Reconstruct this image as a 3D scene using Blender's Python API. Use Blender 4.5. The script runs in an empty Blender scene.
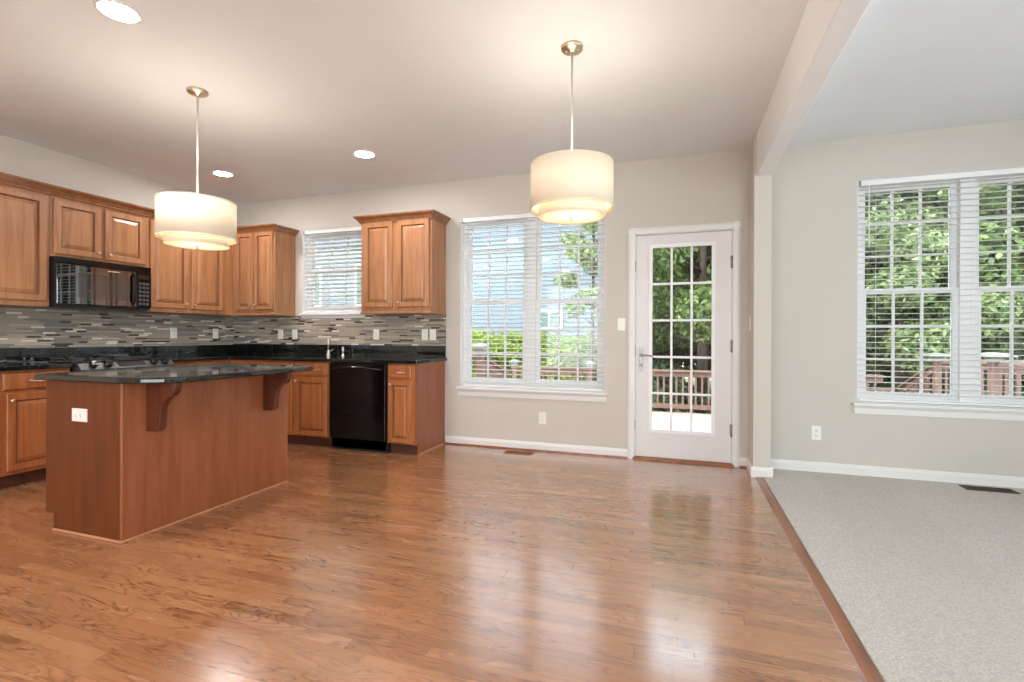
import bpy, bmesh, math, random
import numpy as np
from mathutils import Vector, Matrix

random.seed(7)
rng = np.random.default_rng(11)
S = bpy.context.scene
COL = S.collection
PI = math.pi

# ------------------------------------------------------------------ camera
F_PX, YAW, PITCH, ROLL, CY_PX, CAM_H = 494.41, 0.32644, -0.001645, 0.00312, 336.69, 1.13
fw = Vector((-math.sin(YAW) * math.cos(PITCH), math.cos(YAW) * math.cos(PITCH), math.sin(PITCH)))
rt0 = Vector((math.cos(YAW), math.sin(YAW), 0))
up0 = rt0.cross(fw)
rt = rt0 * math.cos(ROLL) + up0 * math.sin(ROLL)
up = up0 * math.cos(ROLL) - rt0 * math.sin(ROLL)
cam_data = bpy.data.cameras.new('camera')
cam_data.sensor_width = 36.0
cam_data.lens = 36.0 * F_PX / 1024.0
cam_data.shift_y = (CY_PX - 341.0) / 1024.0
cam_data.clip_start = 0.05
cam = bpy.data.objects.new('camera', cam_data)
cam.matrix_world = Matrix(((rt.x, up.x, -fw.x, 0), (rt.y, up.y, -fw.y, 0), (rt.z, up.z, -fw.z, CAM_H), (0, 0, 0, 1)))
COL.objects.link(cam)
S.camera = cam

# ------------------------------------------------------------------ view, world, sun
S.view_settings.view_transform = 'Standard'
S.view_settings.look = 'None'
S.view_settings.gamma = 1.0
S.view_settings.use_curve_mapping = False
S.view_settings.exposure = 1.85
S.cycles.max_bounces = 12
S.cycles.diffuse_bounces = 6
S.cycles.glossy_bounces = 4
S.cycles.transmission_bounces = 8
S.cycles.transparent_max_bounces = 24
S.cycles.sample_clamp_indirect = 6.0
S.cycles.caustics_reflective = False
S.cycles.caustics_refractive = False
S.cycles.use_denoising = True

SKY = 2.5
world = bpy.data.worlds.new('sky')
S.world = world
world.use_nodes = True
wn, wl = world.node_tree.nodes, world.node_tree.links
wn.clear()
w_out = wn.new('ShaderNodeOutputWorld')
w_bg = wn.new('ShaderNodeBackground')
w_tc = wn.new('ShaderNodeTexCoord')
w_sep = wn.new('ShaderNodeSeparateXYZ')
w_map = wn.new('ShaderNodeMapRange')
w_map.inputs[1].default_value = -0.4
w_map.inputs[2].default_value = 0.8
w_ramp = wn.new('ShaderNodeValToRGB')
w_ramp.color_ramp.elements[0].color = (1.10, 1.13, 1.18, 1)
w_ramp.color_ramp.elements[1].color = (0.76, 0.86, 1.0, 1)
e = w_ramp.color_ramp.elements.new(0.36)
e.color = (0.92, 0.98, 1.06, 1)
w_bg.inputs[1].default_value = SKY
wl.new(w_tc.outputs['Generated'], w_sep.inputs[0])
wl.new(w_sep.outputs[2], w_map.inputs[0])
wl.new(w_map.outputs[0], w_ramp.inputs[0])
wl.new(w_ramp.outputs[0], w_bg.inputs[0])
wl.new(w_bg.outputs[0], w_out.inputs[0])

sun_data = bpy.data.lights.new('sun', 'SUN')
sun_data.energy = 1.35
sun_data.angle = math.radians(1.5)
sun_data.color = (1.0, 0.95, 0.86)
sun = bpy.data.objects.new('sun', sun_data)
sun_from = Vector((-0.62, -0.34, 0.95)).normalized()
sun.rotation_euler = sun_from.to_track_quat('Z', 'Y').to_euler()
sun.location = (-6, -4, 12)
COL.objects.link(sun)

# room dimensions (metres)
D = 4.697          # wall with the windows
H = 2.75
XL = -5.225        # kitchen wall
XR = 4.9
YF = -3.3          # wall behind the camera
WT = 0.16


def portal(loc, rot, sx, sy):
    d = bpy.data.lights.new('daylight_portal', 'AREA')
    d.shape = 'RECTANGLE'
    d.size, d.size_y = sx, sy
    d.cycles.is_portal = True
    o = bpy.data.objects.new('daylight_portal', d)
    o.location = loc
    o.rotation_euler = rot
    COL.objects.link(o)


# openings: right wall (y0,y1), front wall (x0,x1); unseen windows added behind and beside the camera for brightness
RIGHT_OPEN = [(-3.0, -1.1), (-0.8, 1.2), (1.5, 3.2)]
FRONT_OPEN = [(-3.4, -0.8), (1.0, 3.9)]
OZ0, OZ1 = 0.25, 2.5
for a, b in RIGHT_OPEN:
    portal((XR + 0.2, (a + b) / 2, (OZ0 + OZ1) / 2), (0, PI / 2, 0), OZ1 - OZ0, b - a)
for a, b in FRONT_OPEN:
    portal(((a + b) / 2, YF - 0.2, (OZ0 + OZ1) / 2), (PI / 2, 0, 0), b - a, OZ1 - OZ0)
portal((-1.41, D + 0.3, 1.48), (-PI / 2, 0, 0), 1.5, 1.76)
portal((2.11, D + 0.3, 1.5), (-PI / 2, 0, 0), 1.5, 1.8)
portal((0.02, D + 0.3, 1.1), (-PI / 2, 0, 0), 0.56, 1.7)
portal((-3.75, D + 0.3, 1.87), (-PI / 2, 0, 0), 0.85, 0.98)


# ------------------------------------------------------------------ materials
def lin(c):
    if isinstance(c, str):
        c = tuple(int(c[i:i + 2], 16) for i in (0, 2, 4))
    return tuple((v / 255 / 12.92 if v / 255 <= 0.04045 else ((v / 255 + 0.055) / 1.055) ** 2.4) for v in c) + (1,)


class NT:
    def __init__(self, name):
        self.m = bpy.data.materials.new(name)
        self.m.use_nodes = True
        self.n = self.m.node_tree.nodes
        self.l = self.m.node_tree.links
        self.b = self.n['Principled BSDF']

    def new(self, t, **kw):
        x = self.n.new(t)
        for k, v in kw.items():
            setattr(x, k, v)
        return x

    def link(self, a, b):
        self.l.new(a, b)

    def math(self, op, a, b=None):
        x = self.new('ShaderNodeMath', operation=op)
        for i, v in enumerate((a, b)):
            if v is None:
                continue
            if isinstance(v, (int, float)):
                x.inputs[i].default_value = v
            else:
                self.link(v, x.inputs[i])
        return x.outputs[0]

    def pos(self, scale=(1, 1, 1), local=False):
        if local:
            g = self.new('ShaderNodeTexCoord').outputs['Object']
        else:
            g = self.new('ShaderNodeNewGeometry').outputs['Position']
        mp = self.new('ShaderNodeMapping')
        mp.inputs['Scale'].default_value = scale
        self.link(g, mp.inputs['Vector'])
        return mp.outputs[0]

    def noise(self, vec, scale=1.0, detail=3.0, rough=0.5, dist=0.0):
        x = self.new('ShaderNodeTexNoise')
        self.link(vec, x.inputs['Vector'])
        x.inputs['Scale'].default_value = scale
        x.inputs['Detail'].default_value = detail
        x.inputs['Roughness'].default_value = rough
        x.inputs['Distortion'].default_value = dist
        return x.outputs['Fac']

    def ramp(self, fac, stops):
        x = self.new('ShaderNodeValToRGB')
        self.link(fac, x.inputs[0])
        cr = x.color_ramp
        while len(cr.elements) < len(stops):
            cr.elements.new(0.5)
        for el, (p, c) in zip(cr.elements, stops):
            el.position = p
            el.color = lin(c)
        return x.outputs[0]

    def mix(self, fac, a, b, mode='MIX'):
        x = self.new('ShaderNodeMix', data_type='RGBA', blend_type=mode)
        for sock, v in ((x.inputs[0], fac), (x.inputs[6], a), (x.inputs[7], b)):
            if isinstance(v, (int, float)):
                sock.default_value = v
            elif isinstance(v, (tuple, str)):
                sock.default_value = lin(v)
            else:
                self.link(v, sock)
        return x.outputs[2]

    def bump(self, h, strength=0.2, dist=0.01):
        x = self.new('ShaderNodeBump')
        x.inputs['Strength'].default_value = strength
        x.inputs['Distance'].default_value = dist
        self.link(h, x.inputs['Height'])
        self.link(x.outputs[0], self.b.inputs['Normal'])

    def set(self, rough=None, metal=None, spec=None, coat=None, coat_rough=None, col=None):
        for k, v in (('Roughness', rough), ('Metallic', metal), ('Specular IOR Level', spec), ('Coat Weight', coat), ('Coat Roughness', coat_rough)):
            if v is not None:
                self.b.inputs[k].default_value = v
        if col is not None:
            if isinstance(col, (tuple, str)):
                self.b.inputs['Base Color'].default_value = lin(col)
            else:
                self.link(col, self.b.inputs['Base Color'])
        return self


def paint(name, col, rough=0.5, var=0.03, bump=True, **kw):
    t = NT(name)
    n = t.noise(t.pos(), 3.0, 4)
    c2 = tuple(max(0, int(v * (1 - var))) for v in ((int(col[0:2], 16), int(col[2:4], 16), int(col[4:6], 16)) if isinstance(col, str) else col))
    t.set(rough=rough, col=t.mix(n, col, c2), **kw)
    if bump:
        n2 = t.noise(t.pos(), 180.0, 2)
        t.bump(n2, 0.04, 0.002)
    return t.m


def metal(name, col, rough=0.25):
    t = NT(name)
    n = t.noise(t.pos(), 60, 2)
    t.set(metal=1.0, rough=rough, col=t.mix(n, col, tuple(int(v * 0.93) for v in col)))
    return t.m


def wood(name, light, mid, dark, rough=0.32, axis='Z', coat=0.15):
    t = NT(name)
    sc = {'Z': (9, 9, 0.9), 'X': (0.9, 9, 9), 'Y': (9, 0.9, 9)}[axis]
    v = t.pos(sc)
    n1 = t.noise(v, 2.2, 5, 0.6, 0.6)
    sc2 = {'Z': (80, 80, 2.5), 'X': (2.5, 80, 80), 'Y': (80, 2.5, 80)}[axis]
    n2 = t.noise(t.pos(sc2), 1.0, 3, 0.6)
    c = t.ramp(n1, [(0.25, dark), (0.5, mid), (0.78, light)])
    c = t.mix(t.math('MULTIPLY', n2, 0.25), c, dark)
    t.set(rough=rough, col=c, coat=coat, coat_rough=0.25)
    return t.m


def mat_floor():
    t = NT('oak_strip_floor')
    g = t.new('ShaderNodeNewGeometry').outputs['Position']
    sp = t.new('ShaderNodeSeparateXYZ')
    t.link(g, sp.inputs[0])
    W, L = 0.0575, 0.95
    row = t.math('FLOOR', t.math('DIVIDE', sp.outputs[1], W))
    wn1 = t.new('ShaderNodeTexWhiteNoise', noise_dimensions='1D')
    t.link(row, wn1.inputs['W'])
    xo = t.math('ADD', sp.outputs[0], t.math('MULTIPLY', wn1.outputs[0], 7.3))
    col_i = t.math('FLOOR', t.math('DIVIDE', xo, L))
    cb = t.new('ShaderNodeCombineXYZ')
    t.link(row, cb.inputs[0])
    t.link(col_i, cb.inputs[1])
    wn2 = t.new('ShaderNodeTexWhiteNoise', noise_dimensions='3D')
    t.link(cb.outputs[0], wn2.inputs['Vector'])
    # grain coordinates shifted per board
    off = t.new('ShaderNodeVectorMath', operation='SCALE')
    t.link(wn2.outputs['Color'], off.inputs[0])
    off.inputs['Scale'].default_value = 40.0
    ad = t.new('ShaderNodeVectorMath', operation='ADD')
    t.link(g, ad.inputs[0])
    t.link(off.outputs[0], ad.inputs[1])

    def mapped(sc):
        mp = t.new('ShaderNodeMapping')
        mp.inputs['Scale'].default_value = sc
        t.link(ad.outputs[0], mp.inputs['Vector'])
        return mp.outputs[0]
    # cathedral grain: bands of a stretched noise
    nn = t.noise(mapped((1.0, 7.5, 1.0)), 1.6, 2, 0.5, 0.6)
    band = t.math('FRACT', t.math('MULTIPLY', nn, 14.0))
    band = t.math('POWER', t.math('ABSOLUTE', t.math('SUBTRACT', t.math('MULTIPLY', band, 2.0), 1.0)), 3.5)
    pores = t.noise(mapped((14, 260, 1)), 1.0, 2, 0.7)
    pores = t.math('MAXIMUM', t.math('MULTIPLY', t.math('SUBTRACT', pores, 0.48), 2.6), 0.0)
    tone = t.ramp(wn2.outputs['Value'], [(0.0, (152, 102, 66)), (0.3, (170, 117, 78)), (0.6, (180, 127, 86)), (0.85, (160, 108, 71)), (1.0, (190, 138, 97))])
    gmask = t.noise(mapped((1.3, 3, 1)), 1.0, 2)
    gm = t.math('MINIMUM', 0.62, t.math('MULTIPLY', band, t.math('MULTIPLY', t.math('MAXIMUM', t.math('SUBTRACT', gmask, 0.36), 0.0), 4.0)))
    c = t.mix(gm, tone, (96, 52, 28))
    c = t.mix(t.math('MULTIPLY', pores, 0.22), c, (100, 56, 32))
    # joints between the boards
    fy = t.math('FRACT', t.math('DIVIDE', sp.outputs[1], W))
    fx = t.math('FRACT', t.math('DIVIDE', xo, L))
    jy = t.math('LESS_THAN', fy, 0.025)
    jx = t.math('LESS_THAN', fx, 0.0025)
    j = t.math('MAXIMUM', jy, jx)
    c = t.mix(t.math('MULTIPLY', j, 0.55), c, (62, 34, 20))
    rg = t.math('ADD', 0.2, t.math('MULTIPLY', t.noise(mapped((2, 14, 1)), 2.0, 2), 0.12))
    t.link(rg, t.b.inputs['Roughness'])
    t.set(col=c, spec=0.5, coat=1.0, coat_rough=0.17)
    t.b.inputs['Coat IOR'].default_value = 1.75
    hb = t.math('ADD', t.math('MULTIPLY', t.noise(t.pos((3, 18, 1)), 1.2, 2), 0.5), t.math('MULTIPLY', j, -0.35))
    t.bump(hb, 0.025, 0.004)
    return t.m


def mat_carpet():
    t = NT('cut_pile_carpet')
    v = t.pos()
    fine = t.noise(v, 125, 4, 0.72)
    patch = t.noise(v, 1.1, 2, 0.5, 0.4)
    # brushed nap: broad vacuum tracks running away from the window wall
    sp = t.new('ShaderNodeSeparateXYZ')
    t.link(t.new('ShaderNodeNewGeometry').outputs['Position'], sp.inputs[0])
    s = t.math('ADD', sp.outputs[0], t.math('MULTIPLY', sp.outputs[1], -0.107))
    tr = t.math('GREATER_THAN', t.math('FRACT', t.math('DIVIDE', s, 1.086)), 0.5)
    c = t.ramp(fine, [(0.28, (162, 155, 146)), (0.5, (198, 192, 184)), (0.74, (228, 223, 216))])
    c = t.mix(t.math('MULTIPLY', tr, 0.10), c, (170, 158, 140))
    c = t.mix(t.math('MULTIPLY', patch, 0.15), c, (178, 168, 152))
    t.set(rough=0.95, spec=0.1, col=c)
    t.b.inputs['Sheen Weight'].default_value = 0.15
    t.bump(fine, 0.6, 0.008)
    return t.m


def mat_granite():
    t = NT('polished_dark_granite')
    v = t.pos()
    n = t.noise(v, 70, 5, 0.75)
    vo = t.new('ShaderNodeTexVoronoi')
    t.link(v, vo.inputs['Vector'])
    vo.inputs['Scale'].default_value = 120
    c = t.ramp(n, [(0.36, (7, 9, 9)), (0.54, (18, 23, 21)), (0.62, (58, 62, 52)), (0.70, (138, 132, 112))])
    c = t.mix(t.math('MULTIPLY', vo.outputs['Distance'], 0.5), c, (18, 22, 20))
    t.set(rough=0.05, spec=0.7, col=c)
    return t.m


def mat_leaf(name, cols, trans=0.45):
    t = NT(name)
    wn_ = t.new('ShaderNodeNewGeometry').outputs['Random Per Island']
    oi = t.new('ShaderNodeObjectInfo').outputs['Random']
    f = t.math('FRACT', t.math('ADD', wn_, t.math('MULTIPLY', oi, 0.13)))
    c = t.ramp(f, [(i / max(1, len(cols) - 1), k) for i, k in enumerate(cols)])
    t.set(rough=0.45, col=c, spec=0.35)
    tr = t.new('ShaderNodeBsdfTranslucent')
    t.link(c, tr.inputs[0])
    mx = t.new('ShaderNodeMixShader')
    mx.inputs[0].default_value = trans
    t.link(t.b.outputs[0], mx.inputs[1])
    t.link(tr.outputs[0], mx.inputs[2])
    t.link(mx.outputs[0], t.n['Material Output'].inputs[0])
    return t.m


def mat_glass():
    t = NT('window_glass')
    tr = t.new('ShaderNodeBsdfTransparent')
    tr.inputs[0].default_value = (0.95, 0.97, 0.96, 1)
    gl = t.new('ShaderNodeBsdfGlossy')
    gl.inputs['Roughness'].default_value = 0.02
    fr = t.new('ShaderNodeFresnel')
    fr.inputs[0].default_value = 1.45
    mx = t.new('ShaderNodeMixShader')
    t.link(fr.outputs[0], mx.inputs[0])
    t.link(tr.outputs[0], mx.inputs[1])
    t.link(gl.outputs[0], mx.inputs[2])
    t.link(mx.outputs[0], t.n['Material Output'].inputs[0])
    return t.m


def mat_shade(name, col, trans):
    t = NT(name)
    n = t.noise(t.pos((300, 300, 300)), 1.0, 2)
    c = t.mix(t.math('MULTIPLY', n, 0.12), col, (200, 190, 165))
    t.set(rough=0.8, spec=0.1, col=c)
    tr = t.new('ShaderNodeBsdfTranslucent')
    t.link(c, tr.inputs[0])
    mx = t.new('ShaderNodeMixShader')
    mx.inputs[0].default_value = trans
    t.link(t.b.outputs[0], mx.inputs[1])
    t.link(tr.outputs[0], mx.inputs[2])
    t.link(mx.outputs[0], t.n['Material Output'].inputs[0])
    return t.m


def mat_emit(name, col, strength):
    t = NT(name)
    em = t.new('ShaderNodeEmission')
    em.inputs[0].default_value = lin(col)
    em.inputs[1].default_value = strength
    t.link(em.outputs[0], t.n['Material Output'].inputs[0])
    return t.m


def mat_slat():
    t = NT('white_blind_slat')
    t.set(rough=0.45, col=(246, 246, 245))
    tr = t.new('ShaderNodeBsdfTranslucent')
    tr.inputs[0].default_value = lin((238, 238, 232))
    mx = t.new('ShaderNodeMixShader')
    mx.inputs[0].default_value = 0.32
    t.link(t.b.outputs[0], mx.inputs[1])
    t.link(tr.outputs[0], mx.inputs[2])
    t.link(mx.outputs[0], t.n['Material Output'].inputs[0])
    return t.m


M = {}
M['floor'] = mat_floor()
M['carpet'] = mat_carpet()
M['wall'] = paint('greige_wall_paint', (207, 201, 190), 0.85, 0.02)
M['ceil'] = paint('ceiling_white', (235, 239, 243), 0.9, 0.015)
M['beam'] = paint('beam_white', (242, 243, 244), 0.6, 0.015)
M['trim'] = paint('white_trim', (232, 230, 226), 0.38, 0.02)
M['vinyl'] = paint('white_vinyl', (244, 244, 244), 0.4, 0.02)
M['doorpaint'] = paint('white_door_paint', (228, 224, 222), 0.4, 0.02)
M['slat'] = mat_slat()
M['glass'] = mat_glass()
M['maple'] = wood('stained_maple', (188, 138, 97), (170, 118, 79), (142, 92, 58))
M['maple_crown_shaded'] = wood('maple_crown_shaded', (164, 112, 76), (146, 96, 62), (118, 74, 46))  # crown's underside shading put into a darker maple tone
M['glaze'] = wood('maple_glaze', (134, 84, 52), (116, 70, 42), (96, 54, 32))
M['maple_base'] = wood('stained_maple_base', (194, 126, 78), (174, 106, 60), (144, 82, 44))
M['panel'] = wood('stained_panel', (164, 98, 60), (150, 86, 50), (128, 70, 38), 0.36)
M['panel_end_shaded'] = wood('shaded_end_panel', (120, 64, 26), (106, 53, 19), (88, 42, 14), 0.5, 'Z', 0.0)  # panel wood darkened: the end's weaker light is put into the colour
M['panel_end_shaded'].node_tree.nodes['Principled BSDF'].inputs['Specular IOR Level'].default_value = 0.3
M['maple_dark'] = wood('stained_corbel', (110, 54, 30), (96, 44, 24), (76, 34, 17), 0.35)
M['toe'] = wood('toe_kick', (92, 50, 32), (78, 40, 26), (60, 30, 20), 0.5, 'X')
M['shoe'] = wood('shoe_moulding', (206, 150, 112), (190, 134, 96), (168, 112, 78), 0.4, 'X')
M['edge'] = wood('floor_edge_strip', (168, 108, 70), (148, 92, 58), (112, 66, 40), 0.28, 'Y')
M['granite'] = mat_granite()
M['black'] = paint('black_enamel', (10, 10, 11), 0.12, 0.1, bump=False)
M['black_glass'] = paint('black_glass', (6, 6, 7), 0.03, 0.1, spec=1.0, coat=1.0, coat_rough=0.02, bump=False)
M['black_glass'].node_tree.nodes['Principled BSDF'].inputs['Coat IOR'].default_value = 2.0
M['black_matt'] = paint('black_matt', (16, 16, 17), 0.5, 0.1)
M['dwblack'] = paint('dishwasher_black', (7, 7, 8), 0.16, 0.1, spec=0.3, bump=False)
M['oven_win'] = paint('smoked_window', (58, 53, 48), 0.05, 0.1, spec=0.8, coat=1.0, coat_rough=0.02, bump=False)
M['key'] = paint('grey_keys', (70, 72, 78), 0.4, 0.1)
M['panel_grey'] = paint('range_panel_gloss', (44, 46, 54), 0.45, 0.1, spec=0.8)
M['nickel'] = metal('brushed_nickel', (232, 226, 218), 0.42)
M['brass'] = metal('satin_warm_nickel', (222, 205, 178), 0.36)
M['chrome'] = metal('polished_chrome', (225, 225, 228), 0.08)
M['hinge'] = metal('satin_hinge', (150, 146, 140), 0.35)
M['plate'] = paint('white_plate', (240, 238, 230), 0.35, 0.02)
M['slot'] = paint('slot_dark', (60, 56, 50), 0.6, 0.1)
M['fabric'] = mat_shade('linen_shade', (246, 234, 210), 0.105)
M['fabric_in'] = mat_shade('linen_inner_shade', (250, 240, 220), 0.22)
M['diffuser'] = mat_shade('frosted_diffuser', (255, 251, 240), 0.5)
M['can'] = mat_emit('recessed_lens', (255, 252, 250), 78.0)
M['bulb'] = mat_emit('bulb_glow', (255, 232, 200), 1.5)
M['vent_brown'] = paint('brown_register', (146, 98, 62), 0.45, 0.1)
M['vent_dark'] = paint('dark_register', (70, 54, 40), 0.5, 0.1)
M['void'] = paint('duct_dark', (14, 12, 10), 0.8, 0.1)
M['tile_taupe'] = paint('tile_taupe_stone', (172, 158, 142), 0.35, 0.12)
M['tile_grey'] = paint('tile_grey_glass', (142, 138, 132), 0.12, 0.12, spec=0.6)
M['tile_white'] = paint('tile_white_glass', (236, 232, 224), 0.12, 0.05, spec=0.6)
M['tile_brown'] = paint('tile_brown_glass', (74, 56, 44), 0.1, 0.1, spec=0.6)
M['tile_beige'] = paint('tile_beige_stone', (196, 182, 162), 0.4, 0.1)
M['grout'] = paint('tile_grout', (134, 122, 108), 0.85, 0.05)
M['siding'] = paint('blue_grey_siding', (100, 110, 116), 0.6, 0.04)
M['roofing'] = paint('asphalt_shingle', (92, 88, 86), 0.9, 0.25)
M['house_win'] = paint('house_window_glass', (64, 92, 84), 0.1, 0.2)
M['deckwood'] = wood('weathered_deck', (166, 140, 128), (150, 124, 114), (132, 106, 96), 0.75, 'X', 0.0)
M['railwood'] = wood('rail_wood', (122, 96, 82), (104, 80, 68), (84, 62, 52), 0.7, 'Z', 0.0)
M['cap'] = paint('post_cap', (112, 112, 104), 0.6, 0.08)
M['bark'] = wood('tree_bark', (96, 80, 66), (74, 60, 50), (50, 40, 34), 0.9, 'Z', 0.0)
M['leaf_mid'] = mat_leaf('leaf_mid', [(46, 66, 38), (80, 102, 50), (112, 132, 66), (64, 88, 46), (160, 170, 112)])
M['leaf_dark'] = mat_leaf('leaf_dark', [(30, 46, 32), (46, 66, 40), (68, 88, 52), (38, 58, 40)], 0.35)
M['leaf_lime'] = mat_leaf('leaf_lime', [(98, 120, 30), (122, 142, 38), (142, 158, 54), (80, 104, 30)], 0.45)
M['leaf_pale'] = mat_leaf('leaf_pale', [(98, 118, 68), (138, 152, 98), (78, 102, 56), (172, 178, 134)], 0.5)


def mat_ground():
    t = NT('mulch_and_lawn')
    v = t.pos()
    n = t.noise(v, 0.5, 4, 0.6)
    f = t.noise(v, 22, 3, 0.7)
    c = t.ramp(n, [(0.4, (92, 118, 58)), (0.55, (168, 156, 128)), (0.7, (196, 184, 160))])
    c = t.mix(t.math('MULTIPLY', f, 0.4), c, (110, 98, 78))
    t.set(rough=0.95, spec=0.1, col=c)
    return t.m


M['ground'] = mat_ground()


# ------------------------------------------------------------------ mesh helpers
class MB:
    """collects shapes in world coordinates; build() makes ONE mesh object"""

    def __init__(self):
        self.v, self.f, self.mi, self.sm = [], [], [], []

    def face(self, idx, mi=0, smooth=False):
        self.f.append(tuple(idx))
        self.mi.append(mi)
        self.sm.append(smooth)

    def box(self, x0, x1, y0, y1, z0, z1, mi=0):
        x0, x1 = min(x0, x1), max(x0, x1)
        y0, y1 = min(y0, y1), max(y0, y1)
        z0, z1 = min(z0, z1), max(z0, z1)
        b = len(self.v)
        self.v += [(x0, y0, z0), (x1, y0, z0), (x1, y1, z0), (x0, y1, z0), (x0, y0, z1), (x1, y0, z1), (x1, y1, z1), (x0, y1, z1)]
        for q in ((0, 3, 2, 1), (4, 5, 6, 7), (0, 1, 5, 4), (1, 2, 6, 5), (2, 3, 7, 6), (3, 0, 4, 7)):
            self.face([b + i for i in q], mi)
        return self

    def prism(self, pts, ext, mi=0):
        """pts: planar polygon of 3-D points; ext: extrusion vector"""
        b = len(self.v)
        n = len(pts)
        e = Vector(ext)
        self.v += [tuple(p) for p in pts] + [tuple(Vector(p) + e) for p in pts]
        self.face([b + i for i in range(n)][::-1], mi)
        self.face([b + n + i for i in range(n)], mi)
        for i in range(n):
            j = (i + 1) % n
            self.face((b + i, b + j, b + n + j, b + n + i), mi)
        return self

    def bar(self, a, c, w, h, mi=0, upv=(0, 0, 1)):
        """rectangular bar from a to c, w across, h along upv"""
        a, c = Vector(a), Vector(c)
        d = (c - a).normalized()
        s = d.cross(Vector(upv)).normalized()
        u = s.cross(d).normalized()
        pts = [a + s * (w / 2) + u * (h / 2), a - s * (w / 2) + u * (h / 2), a - s * (w / 2) - u * (h / 2), a + s * (w / 2) - u * (h / 2)]
        return self.prism(pts, c - a, mi)

    def lathe(self, cx, cy, prof, n=40, mi=0, smooth=True, axis='Z', close=False):
        """prof: (radius, height) list revolved about an axis through cx,cy"""
        b = len(self.v)
        for r, z in prof:
            for k in range(n):
                a = 2 * PI * k / n
                p = (r * math.cos(a), r * math.sin(a))
                if axis == 'Z':
                    self.v.append((cx + p[0], cy + p[1], z))
                elif axis == 'X':   # cx=(y), cy=(z), heights are x
                    self.v.append((z, cx + p[0], cy + p[1]))
                else:               # axis Y: cx=(x), cy=(z)
                    self.v.append((cx + p[0], z, cy + p[1]))
        m = len(prof)
        rngi = range(m) if close else range(m - 1)
        for i in rngi:
            i2 = (i + 1) % m
            for k in range(n):
                k2 = (k + 1) % n
                self.face((b + i * n + k, b + i * n + k2, b + i2 * n + k2, b + i2 * n + k), mi, smooth)
        if not close:
            if prof[0][0] > 1e-6:
                self.face([b + k for k in range(n)][::-1], mi)
            if prof[-1][0] > 1e-6:
                self.face([b + (m - 1) * n + k for k in range(n)], mi)
        return self

    def tube(self, pts, r, n=10, mi=0):
        pts = [Vector(p) for p in pts]
        rs = r if isinstance(r, (list, tuple)) else [r] * len(pts)
        b = len(self.v)
        ref = Vector((0, 0, 1))
        for i, p in enumerate(pts):
            t = (pts[min(i + 1, len(pts) - 1)] - pts[max(i - 1, 0)]).normalized()
            rr = ref if abs(t.dot(ref)) < 0.95 else Vector((1, 0, 0))
            s = t.cross(rr).normalized()
            u = s.cross(t)
            for k in range(n):
                a = 2 * PI * k / n
                self.v.append(tuple(p + (s * math.cos(a) + u * math.sin(a)) * rs[i]))
        for i in range(len(pts) - 1):
            for k in range(n):
                k2 = (k + 1) % n
                self.face((b + i * n + k, b + i * n + k2, b + (i + 1) * n + k2, b + (i + 1) * n + k), mi, True)
        self.face([b + k for k in range(n)][::-1], mi)
        self.face([b + (len(pts) - 1) * n + k for k in range(n)], mi)
        return self

    def loops(self, loops, mi=0, cap=True, cap0=True):
        """bridge successive closed loops of equal length"""
        b = len(self.v)
        n = len(loops[0])
        for lp in loops:
            self.v += [tuple(p) for p in lp]
        for i in range(len(loops) - 1):
            for k in range(n):
                k2 = (k + 1) % n
                self.face((b + i * n + k, b + i * n + k2, b + (i + 1) * n + k2, b + (i + 1) * n + k), mi)
        if cap0:
            self.face([b + k for k in range(n)][::-1], mi)
        if cap:
            self.face([b + (len(loops) - 1) * n + k for k in range(n)], mi)
        return self

    def panel(self, o, u, n, w, h, prof, mi=0, groove=()):
        """front with nested rectangular steps. o: lower-left-back corner, u: across, n: outward; prof (inset, out)"""
        o, u, n = Vector(o), Vector(u), Vector(n)
        z = Vector((0, 0, 1))
        lps = []
        for ins, out in prof:
            lps.append([o + u * ins + z * ins + n * out, o + u * (w - ins) + z * ins + n * out, o + u * (w - ins) + z * (h - ins) + n * out, o + u * ins + z * (h - ins) + n * out])
        f0 = len(self.f)
        self.loops(lps, mi)
        for g in groove:
            for k in range(4):
                self.mi[f0 + g * 4 + k] = 1
        return self

    def build(self, name, mats, parent=None, bevel=0.0, seg=2, fixn=True):
        if not isinstance(mats, (list, tuple)):
            mats = [mats]
        xs = np.array(self.v, float)
        lo, hi = xs.min(0), xs.max(0)
        c = np.array([(lo[0] + hi[0]) / 2, (lo[1] + hi[1]) / 2, lo[2]])
        me = bpy.data.meshes.new(name)
        me.from_pydata((xs - c).tolist(), [], self.f)
        for m in mats:
            me.materials.append(m)
        me.polygons.foreach_set('material_index', self.mi)
        me.polygons.foreach_set('use_smooth', self.sm)
        if fixn:
            bm = bmesh.new()
            bm.from_mesh(me)
            bmesh.ops.recalc_face_normals(bm, faces=bm.faces)
            bm.to_mesh(me)
            bm.free()
        me.update()
        o = bpy.data.objects.new(name, me)
        COL.objects.link(o)
        w = Vector(c)
        o['_w'] = list(c)
        if parent is not None:
            o.parent = parent
            o.location = w - Vector(parent['_w'])
        else:
            o.location = w
        if bevel:
            md = o.modifiers.new('edge', 'BEVEL')
            md.width = bevel
            md.segments = seg
            md.limit_method = 'ANGLE'
            md.angle_limit = math.radians(40)
            md.harden_normals = False
        return o


def tag(o, label=None, cat=None, group=None, kind=None):
    if label:
        o['label'] = label
    if cat:
        o['category'] = cat
    if group:
        o['group'] = group
    if kind:
        o['kind'] = kind
    return o


def thing(name, loc, label, cat, group=None):
    o = bpy.data.objects.new(name, None)
    o.empty_display_size = 0.05
    o.location = loc
    o['_w'] = list(loc)
    COL.objects.link(o)
    return tag(o, label, cat, group)


def struct(o):
    o['kind'] = 'structure'
    return o


def copy_tree(o, parent=None):
    c = o.copy()
    COL.objects.link(c)
    if parent is not None:
        c.parent = parent
    for ch in list(o.children):
        copy_tree(ch, c)
    return c


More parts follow.
